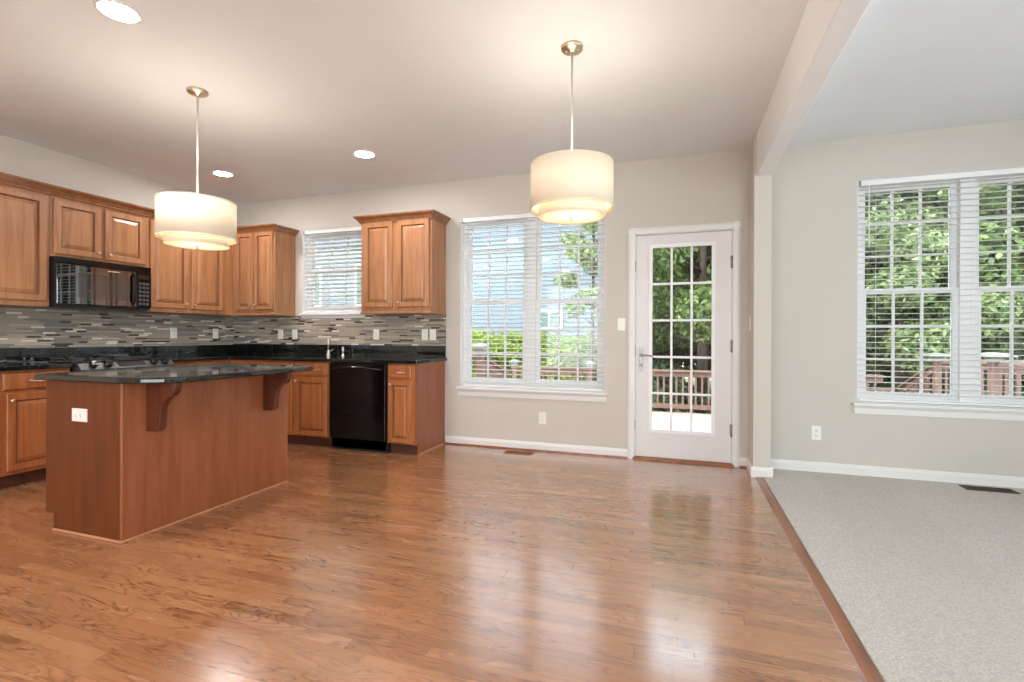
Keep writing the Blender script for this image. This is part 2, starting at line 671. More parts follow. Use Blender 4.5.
# ------------------------------------------------------------------ room shell
# window openings in the window wall: name -> (x0, x1, z0, z1)
W1 = (-4.18, -3.33, 1.385, 2.36)
W2 = (-2.156, -0.667, 0.60, 2.356)
W3 = (1.366, 2.86, 0.60, 2.405)
DR = (-0.405, 0.452, 0.0, 2.075)

mb = MB()
mb.box(XL, 0.60, YF, D, -0.2, 0)
struct(mb.build('floor', M['floor']))
mb = MB()
mb.box(0.638, XR, YF, D, -0.2, 0.012)
struct(mb.build('floor_carpet', M['carpet']))
mb = MB()
mb.loops([[(0.580, YF, -0.1), (0.641, YF, -0.1), (0.641, D - 0.31, -0.1), (0.580, D - 0.31, -0.1)],
          [(0.580, YF, 0.0015), (0.641, YF, 0.0015), (0.641, D - 0.31, 0.0015), (0.580, D - 0.31, 0.0015)],
          [(0.586, YF, 0.004), (0.634, YF, 0.006), (0.634, D - 0.31, 0.006), (0.586, D - 0.31, 0.004)]])
struct(mb.build('trim_1', M['edge']))
mb = MB()
mb.box(XL - WT, XR + WT, YF - WT, D + WT, H, H + 0.25)
struct(mb.build('ceiling', M['ceil']))


def wall_with_holes(name, axis, a0, a1, c0, c1, holes):
    """axis 'X': wall spans x a0..a1, thickness y c0..c1; axis 'Y' the other way; holes (h0,h1,z0,z1)"""
    m = MB()
    edges = sorted({a0, a1} | {h[0] for h in holes} | {h[1] for h in holes})
    for s, t in zip(edges[:-1], edges[1:]):
        hs = [h for h in holes if h[0] <= s + 1e-6 and h[1] >= t - 1e-6]
        spans = [(0.0, H)]
        if hs:
            spans = [(0.0, hs[0][2]), (hs[0][3], H)]
        for z0, z1 in spans:
            if z1 - z0 < 1e-4:
                continue
            if axis == 'X':
                m.box(s, t, c0, c1, z0, z1)
            else:
                m.box(c0, c1, s, t, z0, z1)
    o = m.build(name, M['wall'], fixn=False)
    bm = bmesh.new()
    bm.from_mesh(o.data)
    bmesh.ops.remove_doubles(bm, verts=bm.verts, dist=1e-5)
    # drop the coincident inner faces between slabs
    seen = {}
    for f in bm.faces:
        seen.setdefault(tuple(sorted(v.index for v in f.verts)), []).append(f)
    bmesh.ops.delete(bm, geom=[f for fs in seen.values() if len(fs) > 1 for f in fs], context='FACES_ONLY')
    bm.to_mesh(o.data)
    bm.free()
    return struct(o)


wall_with_holes('wall_back', 'X', XL - WT, XR + WT, D, D + WT, [W1, W2, W3, DR])
wall_with_holes('wall_left', 'Y', YF, D, XL - WT, XL, [])
wall_with_holes('wall_right', 'Y', YF, D, XR, XR + WT, [(a, b, OZ0, OZ1) for a, b in RIGHT_OPEN])
wall_with_holes('wall_front', 'X', XL - WT, XR + WT, YF - WT, YF, [(a, b, OZ0, OZ1) for a, b in FRONT_OPEN])

# beam and the stub wall that carries it
mb = MB()
mb.box(0.583, 0.695, YF, 4.40, 2.42, H + 0.01)
struct(mb.build('ceiling_beam', M['beam'], bevel=0.004))
mb = MB()
mb.box(0.565, 0.695, 4.40, D + 0.01, 0, H + 0.01)
struct(mb.build('column', M['wall'], bevel=0.006))


# baseboards
def baseboard(name, runs):
    m = MB()
    for (p, q, n) in runs:     # p,q: wall line ends, n: inward normal
        p, q, n = Vector(p), Vector(q), Vector(n)
        prof = [(0, 0), (0.015, 0), (0.015, 0.058), (0.011, 0.066), (0.007, 0.078), (0.002, 0.082), (0, 0.082)]
        m.prism([p + n * a + Vector((0, 0, b)) for a, b in prof], q - p)
    return struct(m.build(name, M['trim']))


baseboard('baseboard_back', [((-2.32, D, 0), (-0.452, D, 0), (0, -1, 0)), ((0.497, D, 0), (0.565, D, 0), (0, -1, 0)), ((0.695, D, 0.01), (XR, D, 0.01), (0, -1, 0))])
baseboard('baseboard_column', [((0.550, 4.40, 0), (0.71, 4.40, 0), (0, -1, 0)), ((0.565, 4.40, 0), (0.565, D - 0.015, 0), (-1, 0, 0)), ((0.695, 4.40, 0.01), (0.695, D - 0.015, 0.01), (1, 0, 0))])
baseboard('baseboard_left', [((XL, YF, 0), (XL, 1.5, 0), (1, 0, 0))])
baseboard('baseboard_right', [((XR, YF, 0), (XR, D, 0), (-1, 0, 0))])
# thin quarter-round at the foot of the board by the wood floor
mb = MB()
for x0, x1 in ((-2.32, -0.452), (0.497, 0.55)):
    mb.box(x0, x1, D - 0.026, D - 0.0155, 0, 0.014)
struct(mb.build('trim_2', M['edge']))


# ------------------------------------------------------------------ windows
def window(name, op, units, sill=True, stool_over=0.035, apron=0.065):
    x0, x1, z0, z1 = op
    yo = D + 0.065          # frame plane
    root = bpy.data.objects.new(name, None)
    root.location = (x0, D, z0)
    root['_w'] = [x0, D, z0]
    COL.objects.link(root)
    struct(root)
    fr = 0.042
    m = MB()
    # jamb liner (returns) in white
    m.box(x0, x0 + 0.006, D + 0.001, D + WT, z0, z1)
    m.box(x1 - 0.006, x1, D + 0.001, D + WT, z0, z1)
    m.box(x0, x1, D + 0.001, D + WT, z1 - 0.006, z1)
    m.box(x0, x1, D + 0.001, D + WT, z0, z0 + 0.006)
    # outer frame
    m.box(x0 + .006, x0 + fr, yo, yo + 0.08, z0 + .006, z1 - .006)
    m.box(x1 - fr, x1 - .006, yo, yo + 0.08, z0 + .006, z1 - .006)
    m.box(x0 + fr, x1 - fr, yo, yo + 0.08, z1 - fr, z1 - .006)
    m.box(x0 + fr, x1 - fr, yo, yo + 0.08, z0 + .006, z0 + fr)
    uw = (x1 - x0 - 2 * fr - (units - 1) * 0.10) / units
    for k in range(units - 1):
        xa = x0 + fr + (k + 1) * uw + k * 0.10
        m.box(xa, xa + 0.10, yo - 0.005, yo + 0.085, z0 + .006, z1 - .006)
    m.build('window_frame', M['vinyl'], root, bevel=0.003)
    zm = z0 + 0.5 * (z1 - z0)
    for k in range(units):
        a = x0 + fr + k * (uw + 0.10)
        b = a + uw
        for nm, za, zb, ya in (('upper_sash', zm - 0.02, z1 - fr, yo + 0.042), ('lower_sash', z0 + fr, zm + 0.02, yo + 0.008)):
            s = MB()
            st = 0.042
            s.box(a, a + st, ya, ya + 0.03, za, zb)
            s.box(b - st, b, ya, ya + 0.03, za, zb)
            s.box(a + st, b - st, ya, ya + 0.03, za, za + st)
            s.box(a + st, b - st, ya, ya + 0.03, zb - st, zb)
            so = s.build(nm, M['vinyl'], root, bevel=0.003)
            g0, g1, h0, h1 = a + st, b - st, za + st, zb - st
            t = MB()
            for i in (1, 2):
                xc = g0 + (g1 - g0) * i / 3
                t.box(xc - 0.009, xc + 0.009, ya + 0.008, ya + 0.022, h0, h1)
                zc = h0 + (h1 - h0) * i / 3
                t.box(g0, g1, ya + 0.009, ya + 0.021, zc - 0.009, zc + 0.009)
            t.build('muntins', M['vinyl'], so)
            gm = MB()
            gm.box(g0 - .003, g1 + .003, ya + 0.013, ya + 0.017, h0 - .003, h1 + .003)
            gm.build('pane', M['glass'], so)
        if units > 0:
            lk = MB()
            xc = (a + b) / 2
            lk.box(xc - 0.03, xc + 0.03, yo - 0.004, yo + 0.01, zm + 0.02, zm + 0.032)
            lk.build('sash_lock', M['vinyl'], root, bevel=0.003)
    if sill:
        m = MB()
        m.box(x0 - stool_over, x1 + stool_over, D - 0.045, D + 0.064, z0 - 0.024, z0)
        m.build('window_sill', M['trim'], root, bevel=0.006)
        m = MB()
        prof = [(0, -0.024), (-0.02, -0.024), (-0.02, -0.03), (-0.012, -0.045), (-0.012, -0.024 - apron), (0, -0.024 - apron)]
        m.prism([Vector((x0 - stool_over + .015, D + p, z0 + q)) for p, q in prof], (x1 - x0 + 2 * stool_over - .03, 0, 0))
        m.build('window_apron', M['trim'], root)
    return root


window('window_1', W1, 1, True, 0.02, 0.035)
window('window_2', W2, 2)
window('window_3', W3, 2)


def added_window(name, axis, a, b):
    root = bpy.data.objects.new(name, None)
    root['_w'] = [XR if axis == 'Y' else a, a if axis == 'Y' else YF, OZ0]
    root.location = root['_w']
    COL.objects.link(root)
    struct(root)
    m, g = MB(), MB()
    mids = [a, a + (b - a) / 3, a + 2 * (b - a) / 3, b]

    def bx(mm, s, t, d0, d1, z0, z1):
        if axis == 'Y':
            mm.box(XR + d0, XR + d1, s, t, z0, z1)
        else:
            mm.box(s, t, YF - d0, YF - d1, z0, z1)
    bx(m, a, b, 0.03, 0.10, OZ0, OZ0 + 0.06)
    bx(m, a, b, 0.03, 0.10, OZ1 - 0.06, OZ1)
    for x in mids:
        lo, hi = max(a, x - 0.03), min(b, x + 0.03)
        bx(m, lo, hi, 0.035, 0.095, OZ0, OZ1)
    bx(g, a + .03, b - .03, 0.06, 0.066, OZ0 + 0.03, OZ1 - 0.03)
    m.build('window_frame', M['vinyl'], root)
    g.build('pane', M['glass'], root)


n_ = 4  # added daylight windows, out of view, numbered on from the real ones
for a, b in RIGHT_OPEN:
    added_window('window_%d' % n_, 'Y', a, b)
    n_ += 1
for a, b in FRONT_OPEN:
    added_window('window_%d' % n_, 'X', a, b)
    n_ += 1


def blind(x0, x1, z0, z1, tilt, pitch, label, y=None, val=0.042, tapes=3):
    yc = D + 0.032 if y is None else y
    t = thing('window_blind', ((x0 + x1) / 2, yc, z0), label, 'window blind')
    m = MB()
    m.box(x0, x1, yc - 0.027, yc + 0.022, z1 - val, z1)
    m.build('headrail', M['vinyl'], t, bevel=0.003)
    m = MB()
    z = z1 - val - pitch * 0.55
    ca, sa = math.cos(tilt), math.sin(tilt)
    w, th = 0.024, 0.0013
    while z > z0 + 0.035:
        pr = []
        for s, q in ((-1, -1), (-0.4, 0.6), (0.4, 0.6), (1, -1)):
            pr.append((s * w, q * 0.0012))
        top = [(p[0] * ca - p[1] * sa, p[0] * sa + p[1] * ca + th) for p in pr]
        bot = [(p[0] * ca - p[1] * sa, p[0] * sa + p[1] * ca - th) for p in pr][::-1]
        m.prism([Vector((x0 + 0.006, yc + a, z + b)) for a, b in top + bot], (x1 - x0 - 0.012, 0, 0))
        z -= pitch
    m.build('slats', M['slat'], t)
    m = MB()
    m.box(x0 + 0.006, x1 - 0.006, yc - 0.024, yc + 0.024, z0 + 0.008, z0 + 0.024)
    m.build('bottom_rail', M['vinyl'], t, bevel=0.003)
    L = x1 - x0
    for k in range(tapes):
        xx = x0 + 0.12 + (L - 0.24) * k / (tapes - 1)
        m = MB()
        m.box(xx - 0.0012, xx + 0.0012, yc - 0.0253, yc - 0.0237, z0 + 0.02, z1 - val + .01)
        m.build('ladder_cord', M['slat'], t)
    m = MB()
    m.tube([(x0 + 0.07, yc - 0.032, z1 - val), (x0 + 0.072, yc - 0.034, z1 - 0.55)], 0.004, 8)
    m.build('tilt_wand', M['vinyl'], t)
    for xx in (x0 + 0.008, x1 - 0.008):
        m = MB()
        m.box(xx - 0.007, xx + 0.007, yc - 0.034, yc - 0.0305, z1 - val, z1 - 0.004)
        m.build('bracket', M['hinge'], t)
    return t


blind(W1[0] + 0.008, W1[1] - 0.008, W1[2] + .002, W1[3] - 0.008, math.radians(-14), 0.047, 'white horizontal blind, slats half closed, in the kitchen window over the sink', tapes=2)
blind(W2[0] + 0.008, W2[1] - 0.008, W2[2] + .002, W2[3] - 0.008, math.radians(4), 0.044, 'wide white blind with open slats in the window between wall cabinet and glass door')
blind(W3[0] + 0.008, W3[1] - 0.008, W3[2] + .002, W3[3] - 0.008, math.radians(2), 0.046, 'wide white blind with open slats in the window over the carpeted area')

# ------------------------------------------------------------------ glass door
dr = bpy.data.objects.new('door_1', None)
dr['_w'] = [0.02, D, 0]
dr.location = dr['_w']
COL.objects.link(dr)
struct(dr)
SX0, SX1, SZ0, SZ1 = -0.382, 0.431, 0.026, 2.056
m = MB()
cw = 0.062
prof = [(0, 0), (0, -0.011), (0.012, -0.017), (0.040, -0.019), (0.056, -0.012), (cw, -0.008), (cw, 0)]
for sgn, xe in ((-1, SX0 - 0.008), (1, SX1 + 0.006)):
    m.prism([Vector((xe + sgn * a, D + b, 0)) for a, b in prof], (0, 0, SZ1 + 0.01 + cw))
m.prism([Vector((SX0 - 0.008 - cw, D + b, SZ1 + 0.008 + a)) for a, b in prof], (SX1 - SX0 + 0.014 + 2 * cw, 0, 0))
m.build('door_casing', M['trim'], dr)
m = MB()
m.box(DR[0], SX0 - 0.003, D, D + WT, 0, DR[3])
m.box(SX1 + 0.003, DR[1], D, D + WT, 0, DR[3])
m.box(DR[0], DR[1], D, D + WT, SZ1 + 0.004, DR[3])
m.box(SX0 - .003, SX0 + 0.012, D + 0.052, D + WT, 0.025, SZ1)
m.box(SX1 - 0.012, SX1 + .003, D + 0.052, D + WT, 0.025, SZ1)
m.build('door_jamb', M['trim'], dr)
m = MB()
m.prism([Vector((DR[0], D + a, b)) for a, b in ((-0.035, 0), (-0.03, 0.012), (0.0, 0.022), (WT, 0.022), (WT, 0))], (DR[1] - DR[0], 0, 0))
m.build('threshold', M['edge'], dr)
# slab with a glazed lite
GX0, GX1, GZ0, GZ1 = -0.240, 0.274, 0.275, 1.942
ys = D + 0.004
m = MB()
m.box(SX0, GX0, ys, ys + 0.044, SZ0, SZ1)
m.box(GX1, SX1, ys, ys + 0.044, SZ0, SZ1)
m.box(GX0, GX1, ys, ys + 0.044, SZ0, GZ0)
m.box(GX0, GX1, ys, ys + 0.044, GZ1, SZ1)
slab = m.build('door_slab', M['doorpaint'], dr)
m = MB()
bd = 0.026
for (a0, a1, b0, b1) in ((GX0 - bd, GX0 + .006, GZ0 - bd, GZ1 + bd), (GX1 - .006, GX1 + bd, GZ0 - bd, GZ1 + bd)):
    m.box(a0, a1, ys - 0.009, ys + 0.002, b0, b1)
for (b0, b1) in ((GZ0 - bd, GZ0 + .006), (GZ1 - .006, GZ1 + bd)):
    m.box(GX0 + .006, GX1 - .006, ys - 0.009, ys + 0.002, b0, b1)
for k in (1, 2):
    xc = GX0 + (GX1 - GX0) * k / 3
    m.box(xc - 0.010, xc + 0.010, ys + 0.012, ys + 0.034, GZ0, GZ1)
for k in (1, 2, 3, 4):
    zc = GZ0 + (GZ1 - GZ0) * k / 5
    m.box(GX0, GX1, ys + 0.013, ys + 0.033, zc - 0.010, zc + 0.010)
m.build('lite_frame', M['vinyl'], slab, bevel=0.003)
m = MB()
m.box(GX0 - .004, GX1 + .004, ys + 0.020, ys + 0.026, GZ0 - .004, GZ1 + .004)
m.build('pane', M['glass'], slab)
m = MB()
hx = -0.334
plate = []
for a in range(16):
    an = 2 * PI * a / 16
    plate.append(Vector((hx + 0.019 * math.cos(an), ys, 0.922 + 0.019 * math.sin(an) + (0.095 if math.sin(an) > 1e-6 else -0.095))))
m.prism(plate, (0, -0.008, 0))
m.lathe(hx, 0.955, [(0.013, ys - 0.008), (0.013, ys - 0.04), (0.010, ys - 0.05)], 16, axis='Y')
m.tube([(hx, ys - 0.046, 0.955), (hx + 0.03, ys - 0.05, 0.957), (hx + 0.075, ys - 0.048, 0.954), (hx + 0.105, ys - 0.044, 0.947)], [0.009, 0.008, 0.007, 0.006], 10)
m.lathe(hx, 0.865, [(0.010, ys - 0.008), (0.010, ys - 0.016), (0.006, ys - 0.018)], 14, axis='Y')
m.build('door_handle', M['hinge'], slab)
for zc in (1.78, 1.045, 0.31):
    m = MB()
    m.lathe(SX1 + 0.002, D - 0.008, [(0.0075, zc - 0.055), (0.0075, zc + 0.055)], 10)
    m.box(SX1 - 0.012, SX1 + 0.014, D - 0.004, D + 0.003, zc - 0.05, zc + 0.05)
    m.build('hinge', M['hinge'], dr)
for zc in (1.78, 1.0, 0.31):
    m = MB()
    m.box(SX0 - 0.007, SX0 - 0.001, D - 0.003, D + 0.003, zc - 0.05, zc + 0.05)
    m.build('strike_plate', M['hinge'], dr)

# ------------------------------------------------------------------ kitchen cabinets
DOOR_PROF = [(0, 0), (0, 0.016), (0.004, 0.020), (0.050, 0.020), (0.055, 0.0095), (0.061, 0.0085), (0.084, 0.0165), (0.087, 0.0175)]
DOOR_PROF_S = [(0, 0), (0, 0.016), (0.004, 0.020), (0.042, 0.020), (0.047, 0.0095), (0.053, 0.0085), (0.072, 0.0165), (0.075, 0.0175)]
DRAWER_PROF = [(0, 0), (0, 0.013), (0.005, 0.018), (0.012, 0.020)]
ZV = Vector((0, 0, 1))


def knob(parent, p, n):
    m = MB()
    p, n = Vector(p), Vector(n)
    prof = [(0.007, 0.0), (0.006, 0.004), (0.005, 0.011), (0.011, 0.015), (0.0145, 0.020), (0.0135, 0.025), (0.008, 0.028), (0.0, 0.0285)]
    if abs(n.x) > 0.5:
        m.lathe(p.y, p.z, [(r, p.x + n.x * d) for r, d in prof], 16, axis='X')
    else:
        m.lathe(p.x, p.z, [(r, p.y + n.y * d) for r, d in prof], 16, axis='Y')
    return m.build('knob', M['brass'], parent)


def pull(parent, p, n, u, half=0.048):
    p, n, u = Vector(p), Vector(n), Vector(u)
    m = MB()
    pts = []
    for k in range(9):
        s = -1 + k / 4
        pts.append(p + u * (half * s) + n * (0.006 + 0.022 * (1 - abs(s) ** 2.6)) - ZV * (0.004 * (1 - s * s)))
    m.tube(pts, [0.0045 + 0.0025 * (1 - abs(-1 + k / 4)) for k in range(9)], 8)
    for s in (-1, 1):
        q = p + u * (half * s)
        m.tube([q, q + n * 0.009], 0.0075, 10)
    return m.build('pull', M['brass'], parent)


def cab_door(root, o, u, n, w, h, mat, kn=None, prof=None):
    o, u, n = Vector(o), Vector(u), Vector(n)
    m = MB()
    m.panel(o, u, n, w, h, prof or (DOOR_PROF if w > 0.27 else DOOR_PROF_S), groove=(3, 4))
    d = m.build('door', [mat, M['glaze']], root)
    if kn:
        knob(d, o + u * kn[0] + ZV * kn[1] + n * 0.020, n)
    return d


def crown(root, x0, x1, y0, y1, z, out, mat):
    """out: dict side->bool for x0,x1,y0,y1"""
    m = MB()
    lps = []
    for dz, ou in ((0, 0.0), (0, 0.008), (0.012, 0.010), (0.02, 0.018), (0.034, 0.026), (0.048, 0.042), (0.058, 0.054), (0.072, 0.056), (0.072, 0.0)):
        a0, a1 = (x0 - ou if out.get('x0') else x0), (x1 + ou if out.get('x1') else x1)
        b0, b1 = (y0 - ou if out.get('y0') else y0), (y1 + ou if out.get('y1') else y1)
        lps.append([(a0, b0, z + dz), (a1, b0, z + dz), (a1, b1, z + dz), (a0, b1, z + dz)])
    m.loops(lps)
    m.build('crown_moulding', mat, root)


UPX = -4.89 - 0.02     # carcass front of the kitchen-wall uppers (doors stand 2 cm proud)
UPY = 4.367 + 0.02
ZB, ZT = 1.357, 2.285
UX, UN = Vector((0, 1, 0)), Vector((1, 0, 0))        # doors on the kitchen wall: across +Y, facing +X
BX, BN = Vector((1, 0, 0)), Vector((0, -1, 0))       # doors on the window wall: across +X, facing -Y


def upper_left(y0, y1, zb, doors, label, corner=False):
    t = thing('wall_cabinet', (XL, (y0 + y1) / 2, zb), label, 'cabinet')
    m = MB()
    m.box(XL + .002, UPX, y0 + .0008, y1 - .0008, zb, ZT)
    m.build('carcass', M['maple'], t, bevel=0.002)
    for (a, b, kside) in doors:
        h0 = zb + 0.045 if zb < 1.5 else zb + 0.028
        kn = None
        if kside:
            kn = (b - a - 0.026 if kside > 0 else 0.026, 0.045)
        cab_door(t, (UPX, a, h0), UX, UN, b - a, 2.255 - h0, M['maple'], kn)
    crown(t, XL, UPX + 0.015, y0 + .0008, y1 - .0008, ZT - 0.006, {'x1': True}, M['maple_crown_shaded'])
    return t


upper_left(1.30, 2.00, ZB, [(1.33, 1.97, 0)], 'maple wall cabinet at the near end of the kitchen wall')
upper_left(2.00, 2.632, ZB, [(2.025, 2.605, 0)], 'tall maple wall cabinet left of the black microwave')
upper_left(2.632, 3.41, 1.776, [(2.655, 3.005, 1), (3.042, 3.388, -1)], 'short two-door maple cabinet directly above the microwave')
upper_left(3.41, 4.387, ZB, [(3.44, 3.832, 1), (3.872, 4.25, -1)], 'two-door maple wall cabinet between microwave and room corner, behind the drum pendant')


def upper_back(x0, x1, doors, label, left):
    t = thing('wall_cabinet', ((x0 + x1) / 2, D, ZB), label, 'cabinet')
    m = MB()
    m.box(x0, x1, UPY, D, ZB, ZT + 0.012)
    m.build('carcass', M['maple'], t, bevel=0.002)
    for a, b, kside in doors:
        kn = (b - a - 0.024 if kside > 0 else 0.024, 0.045)
        cab_door(t, (a, UPY, 1.418), BX, BN, b - a, 2.292 - 1.418, M['maple'], kn)
    crown(t, x0, x1, UPY - 0.015, D, ZT + 0.004, {'y0': True, 'x1': True, 'x0': left}, M['maple_crown_shaded'])
    # light rail under the carcass
    m = MB()
    m.box(x0 - (0.006 if left else 0), x1 + 0.006, UPY - 0.012, D - 0.002, ZB - 0.004, ZB + 0.018)
    m.build('light_rail', M['maple'], t, bevel=0.004)
    return t


m_ = upper_back(-4.908, -4.284, [(-4.835, -4.592, 1), (-4.568, -4.306, -1)], 'maple wall cabinet in the corner, left of the sink window', False)
upper_back(-3.149, -2.326, [(-3.108, -2.768, 1), (-2.712, -2.350, -1)], 'free-standing two-door maple wall cabinet right of the sink window', True)

# base cabinets -------------------------------------------------------
BFX = -4.615 - 0.02
BFY = D - 0.61 + 0.02
ZC = 0.866


def base_left(y0, y1, drawers, doors, label, back=None):
    t = thing('base_cabinet', (BFX, (y0 + y1) / 2, 0), label, 'cabinet')
    m = MB()
    m.box(XL + .002, BFX, y0 + .0008, y1 - .0008, 0.10, ZC)
    m.build('carcass', M['maple_base'], t, bevel=0.002)
    m = MB()
    m.box(XL + .002, BFX - 0.055, y0 + .0008, y1 - .0008, 0, 0.10)
    m.build('toe_kick', M['toe'], t)
    for a, b in drawers:
        m = MB()
        m.panel((BFX, a, 0.722), UX, UN, b - a, 0.125, DRAWER_PROF)
        d = m.build('drawer', M['maple_base'], t)
        pull(d, (BFX + 0.02, (a + b) / 2, 0.784), UN, UX)
    for a, b, kside in doors:
        kn = (b - a - 0.026 if kside > 0 else 0.026, 0.69 - 0.13 - 0.045)
        cab_door(t, (BFX, a, 0.130), UX, UN, b - a, 0.565, M['maple_base'], kn)
    return t


base_left(1.55, 2.185, [(1.57, 2.165)], [(1.57, 2.165, 1)], 'maple base cabinet at the near end of the kitchen wall')
base_left(2.185, 2.626, [(2.2, 2.61)], [(2.222, 2.61, -1)], 'maple base cabinet with one drawer, left of the black range')
base_left(3.408, 4.687, [(3.425, 4.0)], [(3.425, 3.70, 1), (3.72, 4.0, -1)], 'corner base cabinet right of the range, mostly behind the island top')


def base_back(x0, x1, drawers, doors, label, end=False):
    t = thing('base_cabinet', ((x0 + x1) / 2, BFY, 0), label, 'cabinet')
    m = MB()
    m.box(x0 + .0008, x1 - .0008, BFY, D - .002, 0.10, ZC)
    m.build('carcass', M['maple_base'], t, bevel=0.002)
    m = MB()
    m.box(x0 + .0008, x1 - .0008, BFY + 0.055, D - .002, 0, 0.10)
    m.build('toe_kick', M['toe'], t)
    for a, b, pulls in drawers:
        m = MB()
        m.panel((a, BFY, 0.722), BX, BN, b - a, 0.125, DRAWER_PROF)
        d = m.build('drawer', M['maple_base'], t)
        for px in pulls:
            pull(d, (px, BFY - 0.02, 0.784), BN, BX)
    for a, b, kside in doors:
        kn = (b - a - 0.024 if kside > 0 else 0.024, 0.55)
        cab_door(t, (a, BFY, 0.115), BX, BN, b - a, 0.585, M['maple_base'], kn)
    if end:
        m = MB()
        m.prism([Vector((x1, y, z)) for y, z in ((BFY - 0.001, ZC), (BFY - 0.001, 0.095), (BFY + 0.05, 0.095), (BFY + 0.05, 0), (D - 0.002, 0), (D - 0.002, ZC))], (0.019, 0, 0))
        m.build('end_panel', M['panel'], t)
        m = MB()
        m.box(x1 + 0.019, x1 + 0.029, BFY + 0.05, D - 0.002, 0, 0.016)
        m.build('shoe_moulding', M['shoe'], t)
    return t


base_back(BFX + .001, -4.19, [], [(-4.58, -4.225, 1)], 'maple base cabinet beside the room corner, under the counter')
base_back(-4.19, -3.302, [(-4.165, -3.765, (-3.965,)), (-3.735, -3.325, (-3.475,))], [(-4.165, -3.775, 1), (-3.738, -3.338, -1)], 'maple sink base cabinet left of the dishwasher')
base_back(-2.648, -2.352, [(-2.625, -2.385, (-2.505,))], [(-2.625, -2.385, -1)], 'narrow maple base cabinet at the end of the counter, right of the dishwasher', True)

# countertops ----------------------------------------------------------
ZG = 0.900
t = thing('countertop', (-4.0, 4.4, ZC), 'dark speckled granite counter along the window wall, under the sink window', 'countertop')
m = MB()
m.prism([Vector((x, y, ZC)) for x, y in ((XL + .001, 3.408), (-4.585, 3.408), (-4.585, 4.057), (-2.305, 4.057), (-2.305, D - .001), (XL + .001, D - .001))], (0, 0, ZG - ZC))
m.build('slab', M['granite'], t, bevel=0.006, seg=3)
m = MB()
m.box(XL + .001, -2.321, D - 0.022, D - .001, ZG, 1.022)
m.box(XL + .001, XL + 0.022, 3.408, D - 0.022, ZG, 1.012)
m.box(XL + .001, XL + 0.011, 2.6265, 3.408, ZG - .02, 1.014)
m.build('upstand', M['granite'], t, bevel=0.002)
t = thing('countertop', (-4.9, 2.0, ZC), 'dark granite counter on the kitchen wall, left of the black range', 'countertop')
m = MB()
m.box(XL + .001, -4.585, 1.53, 2.626, ZC, ZG)
m.build('slab', M['granite'], t, bevel=0.006, seg=3)
m = MB()
m.box(XL + .001, XL + 0.022, 1.53, 2.626, ZG, 1.018)
m.build('upstand', M['granite'], t, bevel=0.002)


# mosaic backsplash ------------------------------------------------------
def mosaic(name, rects, axis):
    m = MB()
    rh = 0.0165
    for (a0, a1, z0, z1) in rects:
        if axis == 'X':
            m.box(a0, a1, D - 0.007, D - 0.0005, z0, z1, 5)
        else:
            m.box(XL + 0.0005, XL + 0.007, a0, a1, z0, z1, 5)
    za, zb = min(r[2] for r in rects), max(r[3] for r in rects)
    nrow = int((zb - za) / rh)
    for r in range(nrow):
        z = za + r * rh
        s = min(q[0] for q in rects) - random.random() * 0.2
        smax = max(q[1] for q in rects)
        while s < smax:
            kind = random.choices([0, 1, 2, 3, 4], [0.36, 0.22, 0.15, 0.13, 0.14])[0]
            L = random.uniform(0.14, 0.34) if kind in (0, 1, 4) else random.uniform(0.075, 0.11)
            e_ = s + L
            for (a0, a1, z0, z1) in rects:
                if z < z0 - 1e-4 or z + rh > z1 + 1e-3:
                    continue
                p, q = max(s, a0), min(e_ - 0.0018, a1)
                if q - p < 0.004:
                    continue
                th = random.uniform(0.0015, 0.003)
                if axis == 'X':
                    m.box(p, q, D - 0.007 - th, D - 0.0068, z + 0.0009, z + rh - 0.0009, kind)
                else:
                    m.box(XL + 0.0068, XL + 0.007 + th, p, q, z + 0.0009, z + rh - 0.0009, kind)
            s = e_
    o = m.build(name, [M['tile_taupe'], M['tile_grey'], M['tile_white'], M['tile_brown'], M['tile_beige'], M['grout']], fixn=False)
    return struct(o)


mosaic('wall_tile_back', [(XL + 0.008, W1[0] - 0.02, 1.022, ZB), (W1[0] - 0.02, W1[1] + 0.02, 1.022, W1[2] - 0.06), (W1[1] + 0.02, -2.321, 1.022, ZB)], 'X')
mosaic('wall_tile_left', [(1.53, D - 0.008, 1.018, ZB)], 'Y')

# ------------------------------------------------------------------ range, microwave, dishwasher
t = thing('kitchen_range', (-4.9, 3.017, 0), 'black slide-in range with knobs on a sloped front panel, behind the island', 'range')
RY0, RY1 = 2.630, 3.404
m = MB()
m.box(XL + 0.012, -4.60, RY0, RY1, 0.02, 0.895)
m.build('body', M['black'], t, bevel=0.003)
m = MB()
m.box(XL + 0.02, -4.56, RY0 - 0.004, RY1 + 0.004, 0.895, 0.912)
m.box(XL + 0.03, XL + 0.09, RY0 + .01, RY1 - .01, 0.912, 0.94)
m.build('cooktop', M['black_glass'], t, bevel=0.003)
m = MB()
m.prism([Vector((x, RY0, z)) for x, z in ((-4.60, 0.905), (-4.575, 0.912), (-4.515, 0.845), (-4.515, 0.815), (-4.60, 0.80))], (0, RY1 - RY0, 0))
cp = m.build('control_panel', M['panel_grey'], t, bevel=0.003)
nrm = Vector((0.067, 0, 0.06)).normalized()
for yk in (2.735, 2.845, 3.225, 3.325):
    m = MB()
    c = Vector((-4.545, yk, 0.8785))
    m.tube([c, c + nrm * 0.012, c + nrm * 0.032], [0.031, 0.029, 0.024], 16)
    m.bar(c + nrm * 0.031 + Vector((0, -0.016, 0)), c + nrm * 0.031 + Vector((0, 0.016, 0)), 0.006, 0.008)
    m.build('knob', M['black'], cp)
m = MB()
dv = Vector((-0.06, 0, 0.067)).normalized()
